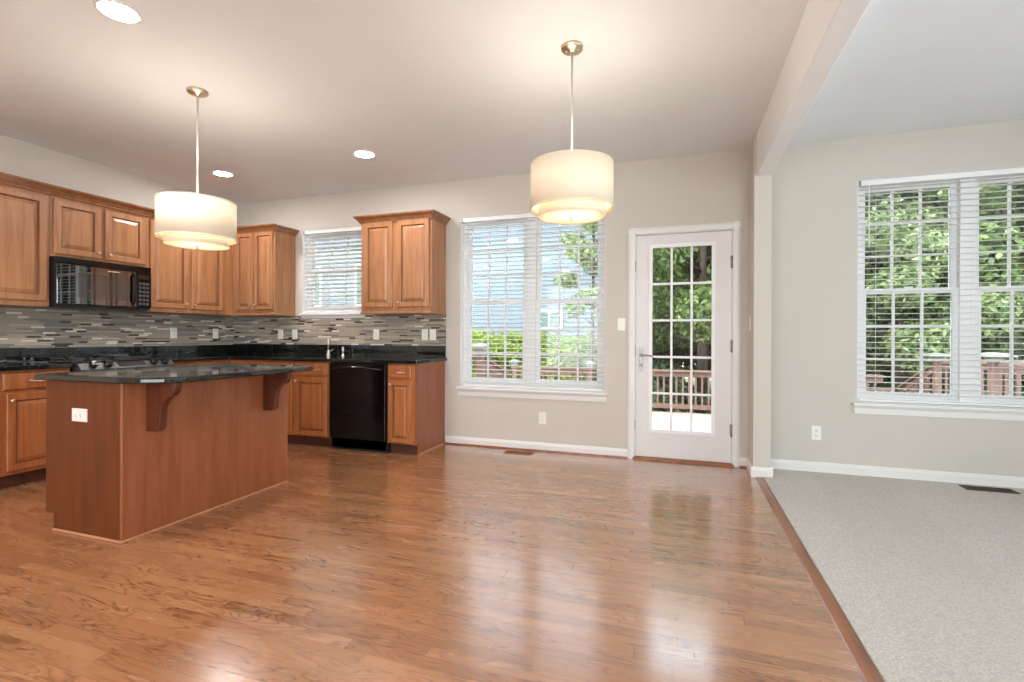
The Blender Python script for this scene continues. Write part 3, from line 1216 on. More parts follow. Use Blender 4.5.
for (ya, yb) in ((2.92, 3.15),):
    a = Vector((-4.545, ya, 0.8785))
    m.prism([a - dv * 0.022 + nrm * .0005, a + dv * 0.022 + nrm * .0005, a + dv * 0.022 + nrm * 0.0025, a - dv * 0.022 + nrm * 0.0025], (0, yb - ya, 0))
m.build('display', M['black_glass'], cp)
m = MB()
m.box(-4.60, -4.565, RY0 + .006, RY1 - .006, 0.20, 0.79)
od = m.build('oven_door', M['black'], t, bevel=0.004)
m = MB()
m.box(-4.566, -4.562, RY0 + .12, RY1 - .12, 0.32, 0.64)
m.build('oven_window', M['oven_win'], od)
m = MB()
m.tube([(-4.565, RY0 + .06, 0.73), (-4.525, RY0 + .07, 0.735), (-4.525, RY1 - .07, 0.735), (-4.565, RY1 - .06, 0.73)], 0.011, 10)
m.build('handle', M['black'], od)
m = MB()
m.box(-4.60, -4.568, RY0 + .006, RY1 - .006, 0.05, 0.19)
m.build('storage_drawer', M['black'], t, bevel=0.004)
for yk in (2.83, 3.2):
    for xk in (-5.02, -4.76):
        m = MB()
        for a in range(4):
            an = a * PI / 2 + PI / 4
            m.bar((xk + 0.02 * math.cos(an), yk + 0.02 * math.sin(an), 0.924), (xk + 0.12 * math.cos(an), yk + 0.12 * math.sin(an), 0.924), 0.010, 0.012)
            m.bar((xk + 0.115 * math.cos(an), yk + 0.115 * math.sin(an), 0.910), (xk + 0.115 * math.cos(an), yk + 0.115 * math.sin(an), 0.924), 0.010, 0.010, upv=(1, 0, 0))
        m.lathe(xk, yk, [(0.035, 0.912), (0.034, 0.918), (0.02, 0.920)], 20)
        m.build('burner_grate', M['black_matt'], t)

t = thing('microwave_oven', (XL, 3.02, 1.362), 'black over-the-range microwave fixed under the short maple cabinet', 'microwave')
MY0, MY1, MX = 2.637, 3.405, -4.850
m = MB()
m.box(XL + 0.012, MX, MY0, MY1, 1.362, 1.775)
m.build('body', M['black_matt'], t, bevel=0.004)
m = MB()
m.box(MX, MX + 0.018, MY0 + .002, MY1 - .002, 1.722, 1.773)
for k in range(4):
    m.box(MX + 0.018, MX + 0.0205, MY0 + .02, MY1 - .02, 1.728 + k * 0.011, 1.732 + k * 0.011)
m.build('vent_grille', M['black'], t, bevel=0.002)
m = MB()
m.box(MX, MX + 0.022, MY0 + .002, 3.262, 1.385, 1.718)
md = m.build('door', M['black_glass'], t, bevel=0.004)
m = MB()
m.box(MX + 0.0221, MX + 0.0232, 2.79, 3.195, 1.44, 1.655)
m.build('door_window', M['oven_win'], md, bevel=0.0003)
m = MB()
m.box(MX + 0.022, MX + 0.0245, 3.02, 3.12, 1.690, 1.699)
m.build('badge', M['nickel'], md)
m = MB()
m.tube([(MX + 0.02, 3.236, 1.42), (MX + 0.05, 3.236, 1.435), (MX + 0.05, 3.236, 1.67), (MX + 0.02, 3.236, 1.685)], 0.010, 10)
m.build('handle', M['black'], md)
m = MB()
m.box(MX, MX + 0.021, 3.266, MY1 - .002, 1.385, 1.718)
cp = m.build('control_panel', M['black'], t, bevel=0.003)
m = MB()
m.box(MX + 0.021, MX + 0.0225, 3.285, 3.385, 1.655, 1.695)
m.build('display', M['black_glass'], cp)
m = MB()
for r in range(6):
    for c in range(3):
        m.box(MX + 0.021, MX + 0.0222, 3.287 + c * 0.034, 3.315 + c * 0.034, 1.41 + r * 0.038, 1.436 + r * 0.038)
m.build('keypad', M['key'], cp)
m = MB()
m.box(XL + 0.05, MX - 0.01, MY0 + .03, MY1 - .03, 1.3585, 1.362)
m.build('underside_vent', M['key'], t)

t = thing('dishwasher', (-2.975, BFY, 0), 'glossy black dishwasher with bowed handle under the counter', 'dishwasher')
m = MB()
m.box(-3.298, -2.652, BFY, D - 0.01, 0.02, ZC - .002)
m.build('tub', M['black_matt'], t)
m = MB()
m.box(-3.296, -2.656, BFY - 0.032, BFY, 0.115, ZC - 0.010)
dd = m.build('door', M['dwblack'], t, bevel=0.006, seg=3)
m = MB()
pts = []
for k in range(13):
    s = -1 + k / 6
    pts.append((-2.976 + 0.285 * s, BFY - 0.036 - 0.034 * (1 - s ** 4), 0.800 + 0.020 * (1 - s * s)))
m.tube(pts, [0.010] + [0.012] * 11 + [0.010], 12)
m.build('handle', M['black'], dd)
m = MB()
m.box(-3.29, -2.66, BFY + 0.0, BFY + 0.012, 0.0, 0.112)
m.build('kick_plate', M['black_matt'], t, bevel=0.002)

# ------------------------------------------------------------------ island
IX0, IX1, IY0, IY1 = -3.492, -2.856, 1.858, 3.048
t = thing('kitchen_island', ((IX0 + IX1) / 2, (IY0 + IY1) / 2, 0), 'brown wooden kitchen island with granite top, standing under the drum pendant', 'kitchen island')
m = MB()
m.box(IX0 + 0.02, IX1 - 0.006, IY0 + 0.012, IY1 - 0.012, 0.10, ZC)
m.box(IX0 + 0.075, IX1 - 0.006, IY0 + 0.012, IY1 - 0.012, 0.0, 0.10)
m.build('carcass', M['toe'], t)
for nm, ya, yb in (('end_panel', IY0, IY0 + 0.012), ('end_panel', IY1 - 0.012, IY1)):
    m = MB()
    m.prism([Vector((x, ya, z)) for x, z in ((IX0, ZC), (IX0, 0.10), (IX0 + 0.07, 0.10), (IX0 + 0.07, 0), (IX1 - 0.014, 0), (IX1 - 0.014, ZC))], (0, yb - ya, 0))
    m.build(nm, M['panel_end_shaded'], t)
m = MB()
m.box(IX1 - 0.006, IX1, IY0 + 0.012, IY1 - 0.012, 0, ZC)
m.build('back_panel', M['panel'], t)
for ya in (IY0 - 0.003, IY1 - 0.013):
    m = MB()
    m.box(IX1 - 0.014, IX1 + 0.003, ya, ya + 0.016, 0, ZC)
    m.build('corner_post', M['panel'], t, bevel=0.003)
m = MB()
m.box(IX1 + .0005, IX1 + 0.012, IY0 - 0.012, IY1, 0, 0.014)
m.box(IX0 + 0.07, IX1 + .0005, IY0 - 0.012, IY0 - 0.0005, 0, 0.014)
m.build('shoe_moulding', M['shoe'], t, bevel=0.004)
# doors on the kitchen side
for a, b in ((IY0 + 0.03, 2.44), (2.46, IY1 - 0.03)):
    d = cab_door(t, (IX0 + 0.02, b, 0.13), (0, -1, 0), (-1, 0, 0), b - a, 0.70, M['maple_base'], (0.03, 0.6))
# corbels
for yc in (1.985, 2.815):
    prof = [(0, ZC), (0.222, ZC), (0.224, 0.838), (0.216, 0.815), (0.196, 0.795), (0.165, 0.778), (0.138, 0.757), (0.120, 0.730), (0.111, 0.70), (0.107, 0.66), (0.105, 0.62), (0.098, 0.598), (0.080, 0.586), (0.0, 0.584)]
    m = MB()
    m.prism([Vector((IX1 + .0005 + a, yc, b)) for a, b in prof], (0, 0.042, 0))
    m.build('corbel', M['maple_dark'], t, bevel=0.003)
m = MB()
poly = [(-3.562, 1.832), (-2.855, 1.832), (-2.72, 1.862), (-2.632, 1.925), (-2.575, 2.01), (-2.565, 2.10), (-2.568, 2.75), (-2.585, 2.95), (-2.615, 3.055), (-2.66, 3.09), (-3.562, 3.09)]
m.prism([Vector((x, y, ZC)) for x, y in poly], (0, 0, ZG - ZC))
m.build('granite_top', M['granite'], t, bevel=0.010, seg=4)

# ------------------------------------------------------------------ faucet
t = thing('faucet', (-3.735, 4.60, ZG), 'nickel gooseneck faucet on the granite counter under the kitchen window', 'faucet')
m = MB()
m.lathe(-3.735, 4.60, [(0.027, ZG), (0.026, ZG + 0.008), (0.018, ZG + 0.02), (0.015, ZG + 0.06), (0.012, ZG + 0.065)], 20)
m.build('base', M['nickel'], t)
m = MB()
pts = [(-3.735, 4.60, ZG + 0.06), (-3.735, 4.60, 1.03)]
for k in range(1, 9):
    a = PI * k / 9
    q_ = 0.055 * (1 - math.cos(a))
    pts.append((-3.735 + 0.63 * q_, 4.60 - 0.776 * q_, 1.03 + 0.055 * math.sin(a)))
pts.append((-3.735 + 0.63 * 0.112, 4.60 - 0.776 * 0.112, 1.01))
m.tube(pts, 0.010, 12)
m.build('spout', M['nickel'], t)
m = MB()
m.tube([(-3.735, 4.60, ZG + 0.045), (-3.70, 4.60, ZG + 0.055), (-3.665, 4.595, ZG + 0.075)], [0.008, 0.006, 0.005], 10)
m.build('lever', M['nickel'], t)
t = thing('side_sprayer', (-3.54, 4.60, ZG), 'small nickel side sprayer standing right of the faucet', 'sprayer')
m = MB()
m.lathe(-3.54, 4.60, [(0.020, ZG), (0.019, ZG + 0.006), (0.012, ZG + 0.014), (0.010, ZG + 0.03)], 18)
m.build('base', M['nickel'], t)
m = MB()
m.lathe(-3.54, 4.60, [(0.009, ZG + 0.03), (0.011, ZG + 0.05), (0.014, ZG + 0.08), (0.012, ZG + 0.10), (0.004, ZG + 0.106)], 18)
m.build('spray_head', M['nickel'], t)


# ------------------------------------------------------------------ outlets and switches
def plate(name, c, n, u, v, w, h, kind, label, cat, group=None):
    """c: centre on the wall face, n outward, u across, v up (plate axes)"""
    c, n, u, v = Vector(c), Vector(n), Vector(u), Vector(v)
    t = thing(name, c, label, cat, group)

    def slabp(mm, ca, cb, hw, hh, d0, d1):
        o = c + u * ca + v * cb
        mm.loops([[o - u * hw - v * hh + n * d0, o + u * hw - v * hh + n * d0, o + u * hw + v * hh + n * d0, o - u * hw + v * hh + n * d0],
                  [o - u * hw - v * hh + n * (d1 * .5), o + u * hw - v * hh + n * (d1 * .5), o + u * hw + v * hh + n * (d1 * .5), o - u * hw + v * hh + n * (d1 * .5)],
                  [o - u * (hw - .003) - v * (hh - .003) + n * d1, o + u * (hw - .003) - v * (hh - .003) + n * d1, o + u * (hw - .003) + v * (hh - .003) + n * d1, o - u * (hw - .003) + v * (hh - .003) + n * d1]])
    m = MB()
    slabp(m, 0, 0, w / 2, h / 2, 0, 0.006)
    m.build('cover_plate', M['plate'], t)
    if kind == 'outlet':
        for s in (-1, 1):
            m = MB()
            slabp(m, 0, s * 0.0195, 0.0165, 0.0145, 0.0055, 0.0085)
            f = m.build('receptacle', M['plate'], t)
            m = MB()
            for a in (-0.0065, 0.0065):
                o = c + u * a + v * (s * 0.0195 + 0.003)
                m.loops([[o - u * .0012 - v * .004 + n * .0084, o + u * .0012 - v * .004 + n * .0084, o + u * .0012 + v * .004 + n * .0084, o - u * .0012 + v * .004 + n * .0084],
                         [o - u * .0012 - v * .004 + n * .009, o + u * .0012 - v * .004 + n * .009, o + u * .0012 + v * .004 + n * .009, o - u * .0012 + v * .004 + n * .009]])
            o = c + v * (s * 0.0195 - 0.007)
            m.loops([[o + (u * math.cos(k * PI / 4) + v * math.sin(k * PI / 4)) * 0.0026 + n * d for k in range(8)] for d in (.0084, .009)])
            m.build('slots', M['slot'], f)
    else:
        m = MB()
        slabp(m, 0, 0, 0.006, 0.012, 0.005, 0.008)
        o = c + v * 0.004
        m.loops([[o - u * .004 - v * .004 + n * .007, o + u * .004 - v * .004 + n * .007, o + u * .004 + v * .006 + n * .007, o - u * .004 + v * .006 + n * .007],
                 [o - u * .0035 + v * .002 + n * .017, o + u * .0035 + v * .002 + n * .017, o + u * .0035 + v * .008 + n * .017, o - u * .0035 + v * .008 + n * .017]])
        m.build('toggle', M['plate'], t)
    return t


X3, Y3, Z3 = Vector((1, 0, 0)), Vector((0, 1, 0)), Vector((0, 0, 1))
TW = D - 0.0102
plate('wall_outlet', (-1.27, D, 0.322), -Y3, X3, Z3, 0.072, 0.116, 'outlet', 'white outlet low on the wall below the window, between cabinets and door', 'outlet')
plate('wall_outlet', (1.078, D, 0.332), -Y3, X3, Z3, 0.072, 0.116, 'outlet', 'white outlet low on the wall above the carpet', 'outlet')
plate('light_switch', (-0.512, D, 1.240), -Y3, X3, Z3, 0.072, 0.118, 'switch', 'white light switch on the wall just left of the glass door', 'light switch')
plate('light_switch', (0.565, 4.60, 1.24), -X3, -Y3, Z3, 0.072, 0.118, 'switch', 'white light switch on the side of the column, right of the glass door', 'light switch')
plate('wall_outlet', (-3.197, IY0, 0.676), -Y3, -Z3, X3, 0.074, 0.124, 'outlet', 'white outlet mounted sideways on the island end panel', 'outlet')
plate('wall_outlet', (XL + 0.0102, 3.917, 1.15), X3, Y3, Z3, 0.072, 0.116, 'outlet', 'white outlet on the mosaic tile of the kitchen wall, nearer the range', 'outlet')
plate('wall_outlet', (XL + 0.0102, 4.43, 1.147), X3, Y3, Z3, 0.072, 0.116, 'outlet', 'white outlet on the kitchen wall mosaic, close to the room corner', 'outlet')
plate('wall_outlet', (-4.493, TW, 1.139), -Y3, X3, Z3, 0.072, 0.116, 'outlet', 'white tile outlet under the corner cabinet, left of a second plate', 'outlet')
plate('wall_outlet', (-4.283, TW, 1.139), -Y3, X3, Z3, 0.072, 0.116, 'outlet', 'white tile outlet just left of the sink window sill', 'outlet')
plate('wall_outlet', (-3.168, TW, 1.141), -Y3, X3, Z3, 0.072, 0.116, 'outlet', 'white tile outlet just right of the sink window sill', 'outlet')
plate('wall_outlet', (-2.566, TW, 1.141), -Y3, X3, Z3, 0.072, 0.116, 'outlet', 'white tile outlet at the end of the mosaic, left of the end switch', 'outlet')
plate('light_switch', (-2.472, TW, 1.141), -Y3, X3, Z3, 0.072, 0.116, 'switch', 'white switch on the last strip of mosaic at the counter end', 'light switch')


# ------------------------------------------------------------------ floor registers
def register(x0, x1, y0, y1, z, mat, label):
    t = thing('floor_register', ((x0 + x1) / 2, (y0 + y1) / 2, z), label, 'floor vent')
    m = MB()
    fr = 0.014
    m.box(x0, x1, y0, y0 + fr, z, z + 0.006)
    m.box(x0, x1, y1 - fr, y1, z, z + 0.006)
    m.box(x0, x0 + fr, y0 + fr, y1 - fr, z, z + 0.006)
    m.box(x1 - fr, x1, y0 + fr, y1 - fr, z, z + 0.006)
    m.build('frame', mat, t, bevel=0.002)
    m = MB()
    n = int((x1 - x0 - 2 * fr) / 0.016)
    for k in range(n):
        xx = x0 + fr + (k + 0.5) * (x1 - x0 - 2 * fr) / n
        m.box(xx - 0.003, xx + 0.003, y0 + fr, y1 - fr, z + 0.001, z + 0.005)
    m.build('louvres', mat, t)
    m = MB()
    m.box(x0 + fr, x1 - fr, y0 + fr, y1 - fr, z + 0.0002, z + 0.001)
    m.build('duct', M['void'], t)


register(-1.605, -1.325, 4.49, 4.60, 0.0, M['vent_brown'], 'brown metal floor vent in the hardwood below the double window')
register(2.0, 2.31, 4.50, 4.62, 0.012, M['vent_dark'], 'dark floor vent in the carpet below the window')


# ------------------------------------------------------------------ lamps
def pendant(cx, cy, ztop, label, watts):
    t = thing('pendant_lamp', (cx, cy, H), label, 'pendant lamp', 'drum pendants')
    m = MB()
    m.lathe(cx, cy, [(0.062, H), (0.062, H - 0.012), (0.056, H - 0.020), (0.02, H - 0.024), (0.012, H - 0.034)], 32)
    for s in (-1, 1):
        m.lathe(cx + 0.034 * s, cy, [(0.010, H - 0.018), (0.009, H - 0.026), (0.003, H - 0.029)], 12)
    m.build('canopy', M['brass'], t)
    m = MB()
    m.tube([(cx, cy, H - 0.03), (cx, cy, ztop - 0.02)], 0.0065, 12)
    m.build('rod', M['nickel'], t)
    ro, ri, zb = 0.230, 0.188, ztop - 0.245
    m = MB()
    m.lathe(cx, cy, [(ro, zb), (ro, ztop), (ro - 0.0025, ztop), (ro - 0.0025, zb)], 64, close=True)
    sh = m.build('outer_shade', M['fabric'], t)
    for z in (zb, ztop):
        m = MB()
        m.lathe(cx, cy, [(ro + .0012, z - 0.004), (ro + .0012, z + 0.004), (ro - 0.004, z + 0.004), (ro - 0.004, z - 0.004)], 64, close=True)
        m.build('rim_band', M['fabric'], sh)
    m = MB()
    m.lathe(cx, cy, [(ri, zb - 0.045), (ri, zb + 0.04), (ri - 0.0025, zb + 0.04), (ri - 0.0025, zb - 0.045)], 64, close=True)
    m.build('inner_shade', M['fabric_in'], t)
    m = MB()
    m.lathe(cx, cy, [(0.0, zb - 0.037), (ri - 0.003, zb - 0.037), (ri - 0.003, zb - 0.041), (0.0, zb - 0.041)], 48)
    m.build('diffuser', M['diffuser'], t)
    m = MB()
    m.lathe(cx, cy, [(0.0, zb - 0.068), (0.006, zb - 0.066), (0.009, zb - 0.058), (0.006, zb - 0.05), (0.014, zb - 0.044), (0.014, zb - 0.041)], 16)
    m.build('finial', M['nickel'], t)
    m = MB()
    for k in range(3):
        a = 2 * PI * k / 3 + 0.4
        m.bar((cx, cy, ztop - 0.02), (cx + (ro - .002) * math.cos(a), cy + (ro - .002) * math.sin(a), ztop - 0.004), 0.004, 0.003)
    m.build('spider', M['nickel'], t)
    for k in range(3):
        a = 2 * PI * k / 3
        m = MB()
        bx, by, bz = cx + 0.07 * math.cos(a), cy + 0.07 * math.sin(a), ztop - 0.13
        m.lathe(bx, by, [(0.0, bz - 0.045), (0.018, bz - 0.04), (0.030, bz - 0.02), (0.030, bz), (0.016, bz + 0.03), (0.014, bz + 0.06), (0.0, bz + 0.065)], 16)
        m.build('bulb', M['bulb'], t)
    d = bpy.data.lights.new('pendant_light', 'POINT')
    d.energy = watts
    d.shadow_soft_size = 0.08
    d.color = (1.0, 0.93, 0.80)
    lo = bpy.data.objects.new('pendant_light', d)
    lo.parent = t
    lo.location = (0, 0, ztop - 0.10 - H)
    COL.objects.link(lo)


pendant(-3.035, 2.44, 2.01, 'lit cream drum pendant hanging over the kitchen island', 5.2)
pendant(-0.575, 2.733, 2.085, 'lit cream drum pendant hanging in front of the double window', 4.6)


def can(x, y, label, group='recessed ceiling lights'):
    t = thing('recessed_light', (x, y, H), label, 'ceiling light', group)
    m = MB()
    m.lathe(x, y, [(0.098, H), (0.097, H - 0.004), (0.082, H - 0.006), (0.080, H - 0.001), (0.080, H)], 40)
    m.build('trim_ring', M['trim'], t)
    m = MB()
    m.lathe(x, y, [(0.0, H - 0.0035), (0.079, H - 0.0035), (0.079, H - 0.001), (0.0, H - 0.001)], 40)
    m.build('lens', M['can'], t)


can(-2.668, 1.715, 'bright recessed ceiling light nearest the camera, above the near end of the island')
can(-2.672, 3.762, 'bright recessed ceiling light in front of the free-standing wall cabinet')
can(-4.345, 3.772, 'bright recessed ceiling light toward the kitchen corner, right of the island pendant')
for x, y in ((-4.3, 1.0), (-2.67, -0.4), (-4.3, -1.2), (-0.9, -0.6), (-0.9, -2.2), (-2.67, -2.4)):  # extra ceiling lights out of view, added to brighten the room
    can(x, y, 'unseen recessed fill light added behind the camera', 'fill lights added behind the camera')


# ------------------------------------------------------------------ outdoors
GZ = -1.0
m = MB()
m.box(-22, 24, D + WT + 0.01, 40, GZ - 0.3, GZ)
struct(m.build('ground', M['ground']))
# deck: boards run along x
DZ = -0.34
DX0, DX1, DY0, DY1 = -3.6, 7.3, D + WT + 0.02, 10.1
m = MB()
y = DY0
while y < DY1:
    m.box(DX0, DX1, y, min(y + 0.138, DY1), DZ - 0.035, DZ)
    y += 0.144
deck = m.build('deck_floor', M['deckwood'], fixn=False)
deck['kind'] = 'structure'
m = MB()
m.box(DR[0] - .1, DR[1] + .1, DY0, DY0 + 0.32, DZ, DZ + 0.17)
struct(m.build('doorstep', M['deckwood'], bevel=0.01))


def railing(name, pts, ztops, posts, label, h=0.82, gap=0.115, cap=0.10):
    """pts: plan points; ztops: top-rail height at each"""
    t = thing(name, (pts[0][0], pts[0][1], ztops[0] - h), label, 'railing')
    for (p, q, za, zb) in zip(pts[:-1], pts[1:], ztops[:-1], ztops[1:]):
        a, b = Vector((p[0], p[1], za)), Vector((q[0], q[1], zb))
        m = MB()
        m.bar(a - Vector((0, 0, 0.018)), b - Vector((0, 0, 0.018)), 0.135, 0.036)
        m.build('cap_rail', M['railwood'], t, bevel=0.004)
        m = MB()
        m.bar(a - Vector((0, 0, 0.085)), b - Vector((0, 0, 0.085)), 0.038, 0.088)
        m.bar(a - Vector((0, 0, h - 0.12)), b - Vector((0, 0, h - 0.12)), 0.038, 0.088)
        m.build('rail', M['railwood'], t, bevel=0.004)
        m = MB()
        L = (b - a).length
        n = max(2, int(L / gap))
        for k in range(1, n):
            c = a + (b - a) * (k / n)
            m.box(c.x - 0.018, c.x + 0.018, c.y - 0.018, c.y + 0.018, c.z - h + 0.09, c.z - 0.05)
        m.build('balusters', M['railwood'], t)
    for (x, y, zt) in posts:
        m = MB()
        m.box(x - 0.047, x + 0.047, y - 0.047, y + 0.047, zt - h - 0.1, zt + 0.05)
        po = m.build('post', M['railwood'], t, bevel=0.004)
        m = MB()
        z0 = zt + 0.04
        m.loops([[(x - s, y - s, z), (x + s, y - s, z), (x + s, y + s, z), (x - s, y + s, z)] for s, z in ((0.066, z0 - .02), (0.066, z0 + 0.03), (cap * .75, z0 + 0.034), (cap, z0 + 0.05), (cap * .9, z0 + 0.065), (cap * .5, z0 + 0.092), (cap * .15, z0 + 0.1))])
        m.build('post_cap', M['cap'], po)
    return t


railing('deck_railing', [(-3.4, 10.05), (3.3, 10.05)], [0.48, 0.48], [(-3.33, 10.05, 0.48), (-1.72, 10.05, 0.48), (2.1, 10.05, 0.48)], 'brown wooden deck railing along the far edge of the deck')
railing('deck_railing', [(3.78, 7.9), (7.2, 7.9)], [0.80, 0.80], [(3.78, 7.9, 0.80)], 'brown deck railing with a wide pale post cap, right of the window mullion', 0.95, cap=0.165)
railing('deck_railing', [(4.04, 10.0), (6.4, 10.0)], [0.73, 0.73], [(4.04, 10.0, 0.73)], 'brown deck railing at the head of the steps, left of the window mullion', 0.95, cap=0.165)
railing('deck_railing', [(3.98, 10.02), (3.86, 11.2)], [0.66, 0.10], [], 'sloping stair rail going down from the deck railing left of the mullion', 0.80)
railing('deck_railing', [(3.86, 11.3), (3.3, 11.3)], [0.12, 0.12], [(3.30, 11.3, 0.12)], 'low brown railing at the foot of the deck steps', 0.95, cap=0.15)
railing('deck_railing', [(-3.5, 5.98), (-2.47, 5.98)], [0.90, 0.90], [(-2.45, 5.95, 0.90)], 'brown railing piece by the house outside the double window', 1.2)
railing('deck_railing', [(-2.47, 6.05), (-2.75, 7.9)], [0.86, 0.50], [], 'sloping brown rail running down from the post outside the double window', 0.8)

# neighbour's house
t = thing('neighbour_house', (-7.5, 20, GZ), 'neighbouring house with blue-grey lap siding seen through the double window', 'house')
HX0, HX1, HY0, HY1, HZ1 = -17.0, -1.6, 17.0, 25.0, 6.2
m = MB()
m.box(HX0, HX1, HY0 + 0.03, HY1, GZ, HZ1)
z = GZ + 0.35
while z < HZ1 - 0.05:
    m.prism([Vector((HX0, y_, z_)) for y_, z_ in ((HY0 + 0.03, z), (HY0, z), (HY0 + 0.022, z + 0.15), (HY0 + 0.03, z + 0.15))], (HX1 - HX0, 0, 0))
    z += 0.15
m.build('siding_wall', M['siding'], t, fixn=True)
m = MB()
m.prism([Vector((HX0 - 0.4, y_, z_)) for y_, z_ in ((HY0 - 0.5, HZ1 - 0.1), ((HY0 + HY1) / 2, HZ1 + 2.8), (HY1 + 0.5, HZ1 - 0.1), (HY1 + 0.5, HZ1 + 0.05), ((HY0 + HY1) / 2, HZ1 + 3.0), (HY0 - 0.5, HZ1 + 0.05))], (HX1 - HX0 + 0.8, 0, 0))
m.build('roof', M['roofing'], t)
for x in (HX0 - .01, HX1 - 0.15):
    m = MB()
    m.box(x, x + 0.16, HY0 - 0.02, HY0 + 0.14, GZ, HZ1)
    m.build('corner_board', M['trim'], t)
for (x0, x1, z0, z1) in ((-4.75, -3.95, 1.42, 1.98), (-15.6, -14.2, 2.4, 3.9), (-12.4, -11.2, 2.4, 3.9)):
    m = MB()
    for b_ in ((x0 - 0.07, x0, z0 - .07, z1 + .07), (x1, x1 + 0.07, z0 - .07, z1 + .07), (x0, x1, z1, z1 + 0.07), (x0, x1, z0 - 0.07, z0), ((x0 + x1) / 2 - .02, (x0 + x1) / 2 + .02, z0, z1)):
        m.box(b_[0], b_[1], HY0 - 0.06, HY0 + 0.02, b_[2], b_[3])
    wf = m.build('window_frame', M['trim'], t)
    m = MB()
    m.box(x0, x1, HY0 - 0.03, HY0 + 0.01, z0, z1)
    m.build('window_pane', M['house_win'], wf)


def leaves_mesh(name, n, centers, radii, size, mat, flat=0.75):
    """n leaf blades scattered over and through the given clumps"""
    k = rng.integers(0, len(centers), n)
    c = np.array(centers)[k]
    r = np.array(radii)[k]
    d = rng.normal(size=(n, 3))
    d /= np.linalg.norm(d, axis=1)[:, None]
    rad = r * (0.35 + 0.65 * rng.random(n) ** 0.6)
    p = c + d * rad[:, None] * np.array([1, 1, flat])
    a = rng.normal(size=(n, 3))
    a /= np.linalg.norm(a, axis=1)[:, None]
    nrm = d + 0.7 * rng.normal(size=(n, 3)) + np.array([0, 0, 0.4])
    nrm /= np.linalg.norm(nrm, axis=1)[:, None]
    u = np.cross(nrm, a)
    u /= np.linalg.norm(u, axis=1)[:, None]
    v = np.cross(nrm, u)
    s = size * (0.6 + 0.8 * rng.random(n))
    tip = p + u * s[:, None]
    bas = p - u * s[:, None]
    l = p + v * (s * 0.48)[:, None] + nrm * (s * 0.12)[:, None]
    rr = p - v * (s * 0.48)[:, None] + nrm * (s * 0.12)[:, None]
    verts = np.stack([bas, l, tip, rr], 1).reshape(-1, 3)
    idx = np.arange(n * 4).reshape(n, 4)
    me = bpy.data.meshes.new(name)
    me.from_pydata(verts.tolist(), [], idx.tolist())
    me.materials.append(mat)
    return me


def make_tree(name, loc, h, spread, mat, label, n=5000, size=0.16, trunk=0.16, base=0.25, group=None, cat='tree'):
    t = thing(name, loc, label, cat, group)
    cs, rs = [], []
    m = MB()
    x0, y0, z0 = loc
    top = Vector((x0 + random.uniform(-.2, .2), y0, z0 + h * 0.9))
    m.tube([(x0, y0, z0), (x0 + .03, y0, z0 + h * 0.35), (top.x, top.y, top.z)], [trunk, trunk * 0.75, trunk * 0.25], 10)
    nb = 15
    for k in range(nb):
        f = base + (0.98 - base) * (k + 0.5) / nb
        a = k * 2.399 + random.uniform(-.3, .3)
        reach = spread * math.sin(PI * (0.18 + 0.80 * (f - base) / (1 - base)) ** 0.8) * random.uniform(0.55, 1.0)
        c = Vector((x0 + reach * math.cos(a), y0 + reach * math.sin(a), z0 + h * f))
        m.tube([(x0 + (top.x - x0) * f, y0, z0 + h * f * 0.85), tuple(c)], [trunk * 0.3, trunk * 0.08], 6)
        cs.append((c.x - x0, c.y - y0, c.z - z0))
        rs.append(spread * random.uniform(0.36, 0.55))
    m.build('trunk', M['bark'], t)
    me = leaves_mesh('crown', n, cs, rs, size, mat)
    o = bpy.data.objects.new('crown', me)
    o['_w'] = list(loc)
    COL.objects.link(o)
    o.parent = t
    return t


def place(proto, x, y, z, s, rz, label):
    c = copy_tree(proto)
    c.location = (x, y, z)
    c.scale = (s, s, s)
    c.rotation_euler = (0, 0, rz)
    c['label'] = label
    return c


g1 = 'trees beyond the deck'
ta = make_tree('broadleaf_tree', (0.55, 13.6, GZ), 7.2, 2.3, M['leaf_mid'], 'green leafy tree behind the deck railing, seen through the glass door', 26000, 0.08, group=g1)
tb = make_tree('dark_tree', (5.3, 17.0, GZ), 9.0, 3.0, M['leaf_dark'], 'dark green tree beyond the deck', 24000, 0.105, group=g1)
tc = make_tree('pale_tree', (4.9, 14.0, GZ), 5.2, 1.7, M['leaf_pale'], 'pale green tree seen through the left half of the window over the carpet', 14000, 0.075, group=g1)
place(ta, 7.4, 15.2, GZ, 1.15, 1.1, 'mid green leafy tree seen through the right half of the window over the carpet')
place(ta, 1.7, 17.0, GZ, 1.2, 2.4, 'tall leafy tree behind the tree outside the glass door')
place(ta, 2.9, 18.5, GZ, 1.35, 4.0, 'tall leafy tree between the glass door and the window over the carpet')
for x, y, s, r in ((9.0, 19.5, 1.1, 0.5), (0.9, 21.0, 1.1, 1.7), (12.6, 22.5, 1.25, 2.9), (4.2, 24.0, 1.35, 4.9), (8.3, 26.0, 1.4, 5.6), (15.5, 27.0, 1.4, 0.9), (11.0, 16.8, 0.85, 2.2)):
    place(tb, x, y, GZ, s, r, 'dark green tree in the woods beyond the deck')
tb['label'] = 'dark green tree in the woods beyond the deck'
place(tc, 8.7, 14.2, GZ, 0.9, 2.0, 'small pale tree at the right edge of the window over the carpet')
make_tree('young_tree', (-2.02, 11.9, GZ), 5.9, 0.8, M['leaf_pale'], 'slender pale-leaved tree in front of the blue-grey house', 1700, 0.085, 0.06, 0.42)

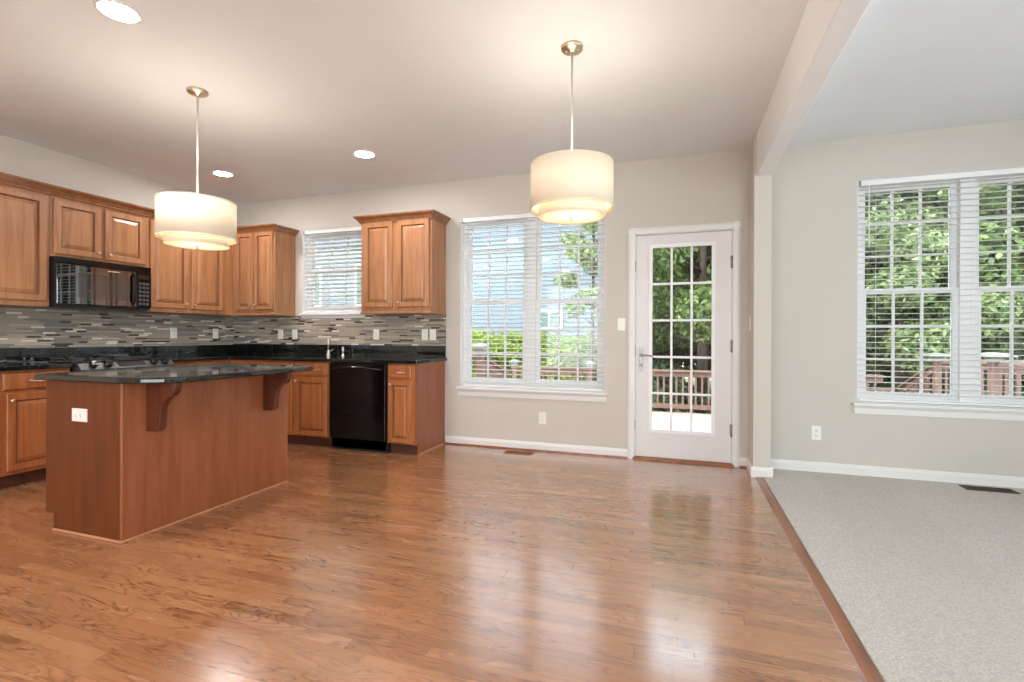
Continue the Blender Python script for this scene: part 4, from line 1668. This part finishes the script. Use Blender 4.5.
# lime green shrubs in front of the neighbouring house, and dark undergrowth
def make_shrub(name, loc, w, h, mat, label, n, size, group):
    t = thing(name, loc, label, 'shrub', group)
    cs, rs = [], []
    for k in range(9):
        a = k * 2.4
        q = (k / 9) ** 0.5
        cs.append((w * 0.6 * q * math.cos(a), w * 0.4 * q * math.sin(a), h * random.uniform(0.30, 0.78)))
        rs.append(h * random.uniform(0.24, 0.36))
    m = MB()
    for k in range(5):
        a = k * 1.3
        m.tube([(loc[0] + 0.05 * math.cos(a), loc[1] + 0.05 * math.sin(a), loc[2]), (loc[0] + 0.4 * w * math.cos(a), loc[1] + 0.3 * w * math.sin(a), loc[2] + h * 0.6)], [0.03, 0.012], 6)
    m.build('stems', M['bark'], t)
    o = bpy.data.objects.new('foliage', leaves_mesh('foliage', n, cs, rs, size, mat))
    o['_w'] = list(loc)
    COL.objects.link(o)
    o.parent = t
    return t


gs = 'lime shrubs in front of the house'
sa = make_shrub('lime_shrub', (-5.3, 13.4, GZ), 1.5, 2.35, M['leaf_lime'], 'lime green shrub in front of the blue-grey house', 6000, 0.07, gs)
for x, y, s, r in ((-4.0, 13.6, 0.98, 1.0), (-2.75, 13.3, 0.95, 2.2), (-6.5, 13.8, 1.02, 3.1), (-1.7, 13.9, 0.9, 4.3), (-7.8, 13.5, 0.95, 5.0)):
    place(sa, x, y, GZ, s, r, 'lime green shrub in front of the blue-grey house')
gd = 'low shrubs below the woods'
sb = make_shrub('green_shrub', (1.6, 12.6, GZ), 1.6, 1.7, M['leaf_dark'], 'low green shrub behind the deck railing', 5000, 0.08, gd)
for x, y, s, r in ((3.4, 15.5, 1.2, 1.0), (6.3, 13.0, 1.2, 2.2), (8.3, 15.4, 1.3, 3.1), (-0.3, 13.0, 1.0, 4.3), (10.5, 15.6, 1.5, 0.3), (5.4, 15.0, 1.3, 5.5)):
    place(sb, x, y, GZ, s, r, 'low green shrub behind the deck railing')
gu = 'thicket at the edge of the woods'
su = make_shrub('thicket_shrub', (-0.6, 22.0, GZ), 3.4, 3.3, M['leaf_dark'], 'dark thicket shrub at the edge of the woods', 7000, 0.12, gu)
for x, y, s, r in ((2.4, 23.0, 1.0, 1.0), (5.2, 22.0, 1.1, 2.2), (8.2, 23.5, 1.1, 3.1), (11.4, 22.0, 1.1, 4.3), (14.6, 23.5, 1.2, 5.2)):
    place(su, x, y, GZ, s, r, 'dark thicket shrub at the edge of the woods')
ge = 'shrubs outside the sink window'
sc_ = make_shrub('leafy_shrub', (-8.9, 11.5, GZ), 1.8, 2.2, M['leaf_mid'], 'leafy green shrub outside the sink window', 5000, 0.085, ge)
place(sc_, -10.9, 12.6, GZ, 1.1, 2.0, 'leafy green shrub outside the sink window')

for o in bpy.data.objects:
    if '_w' in o:
        del o['_w']
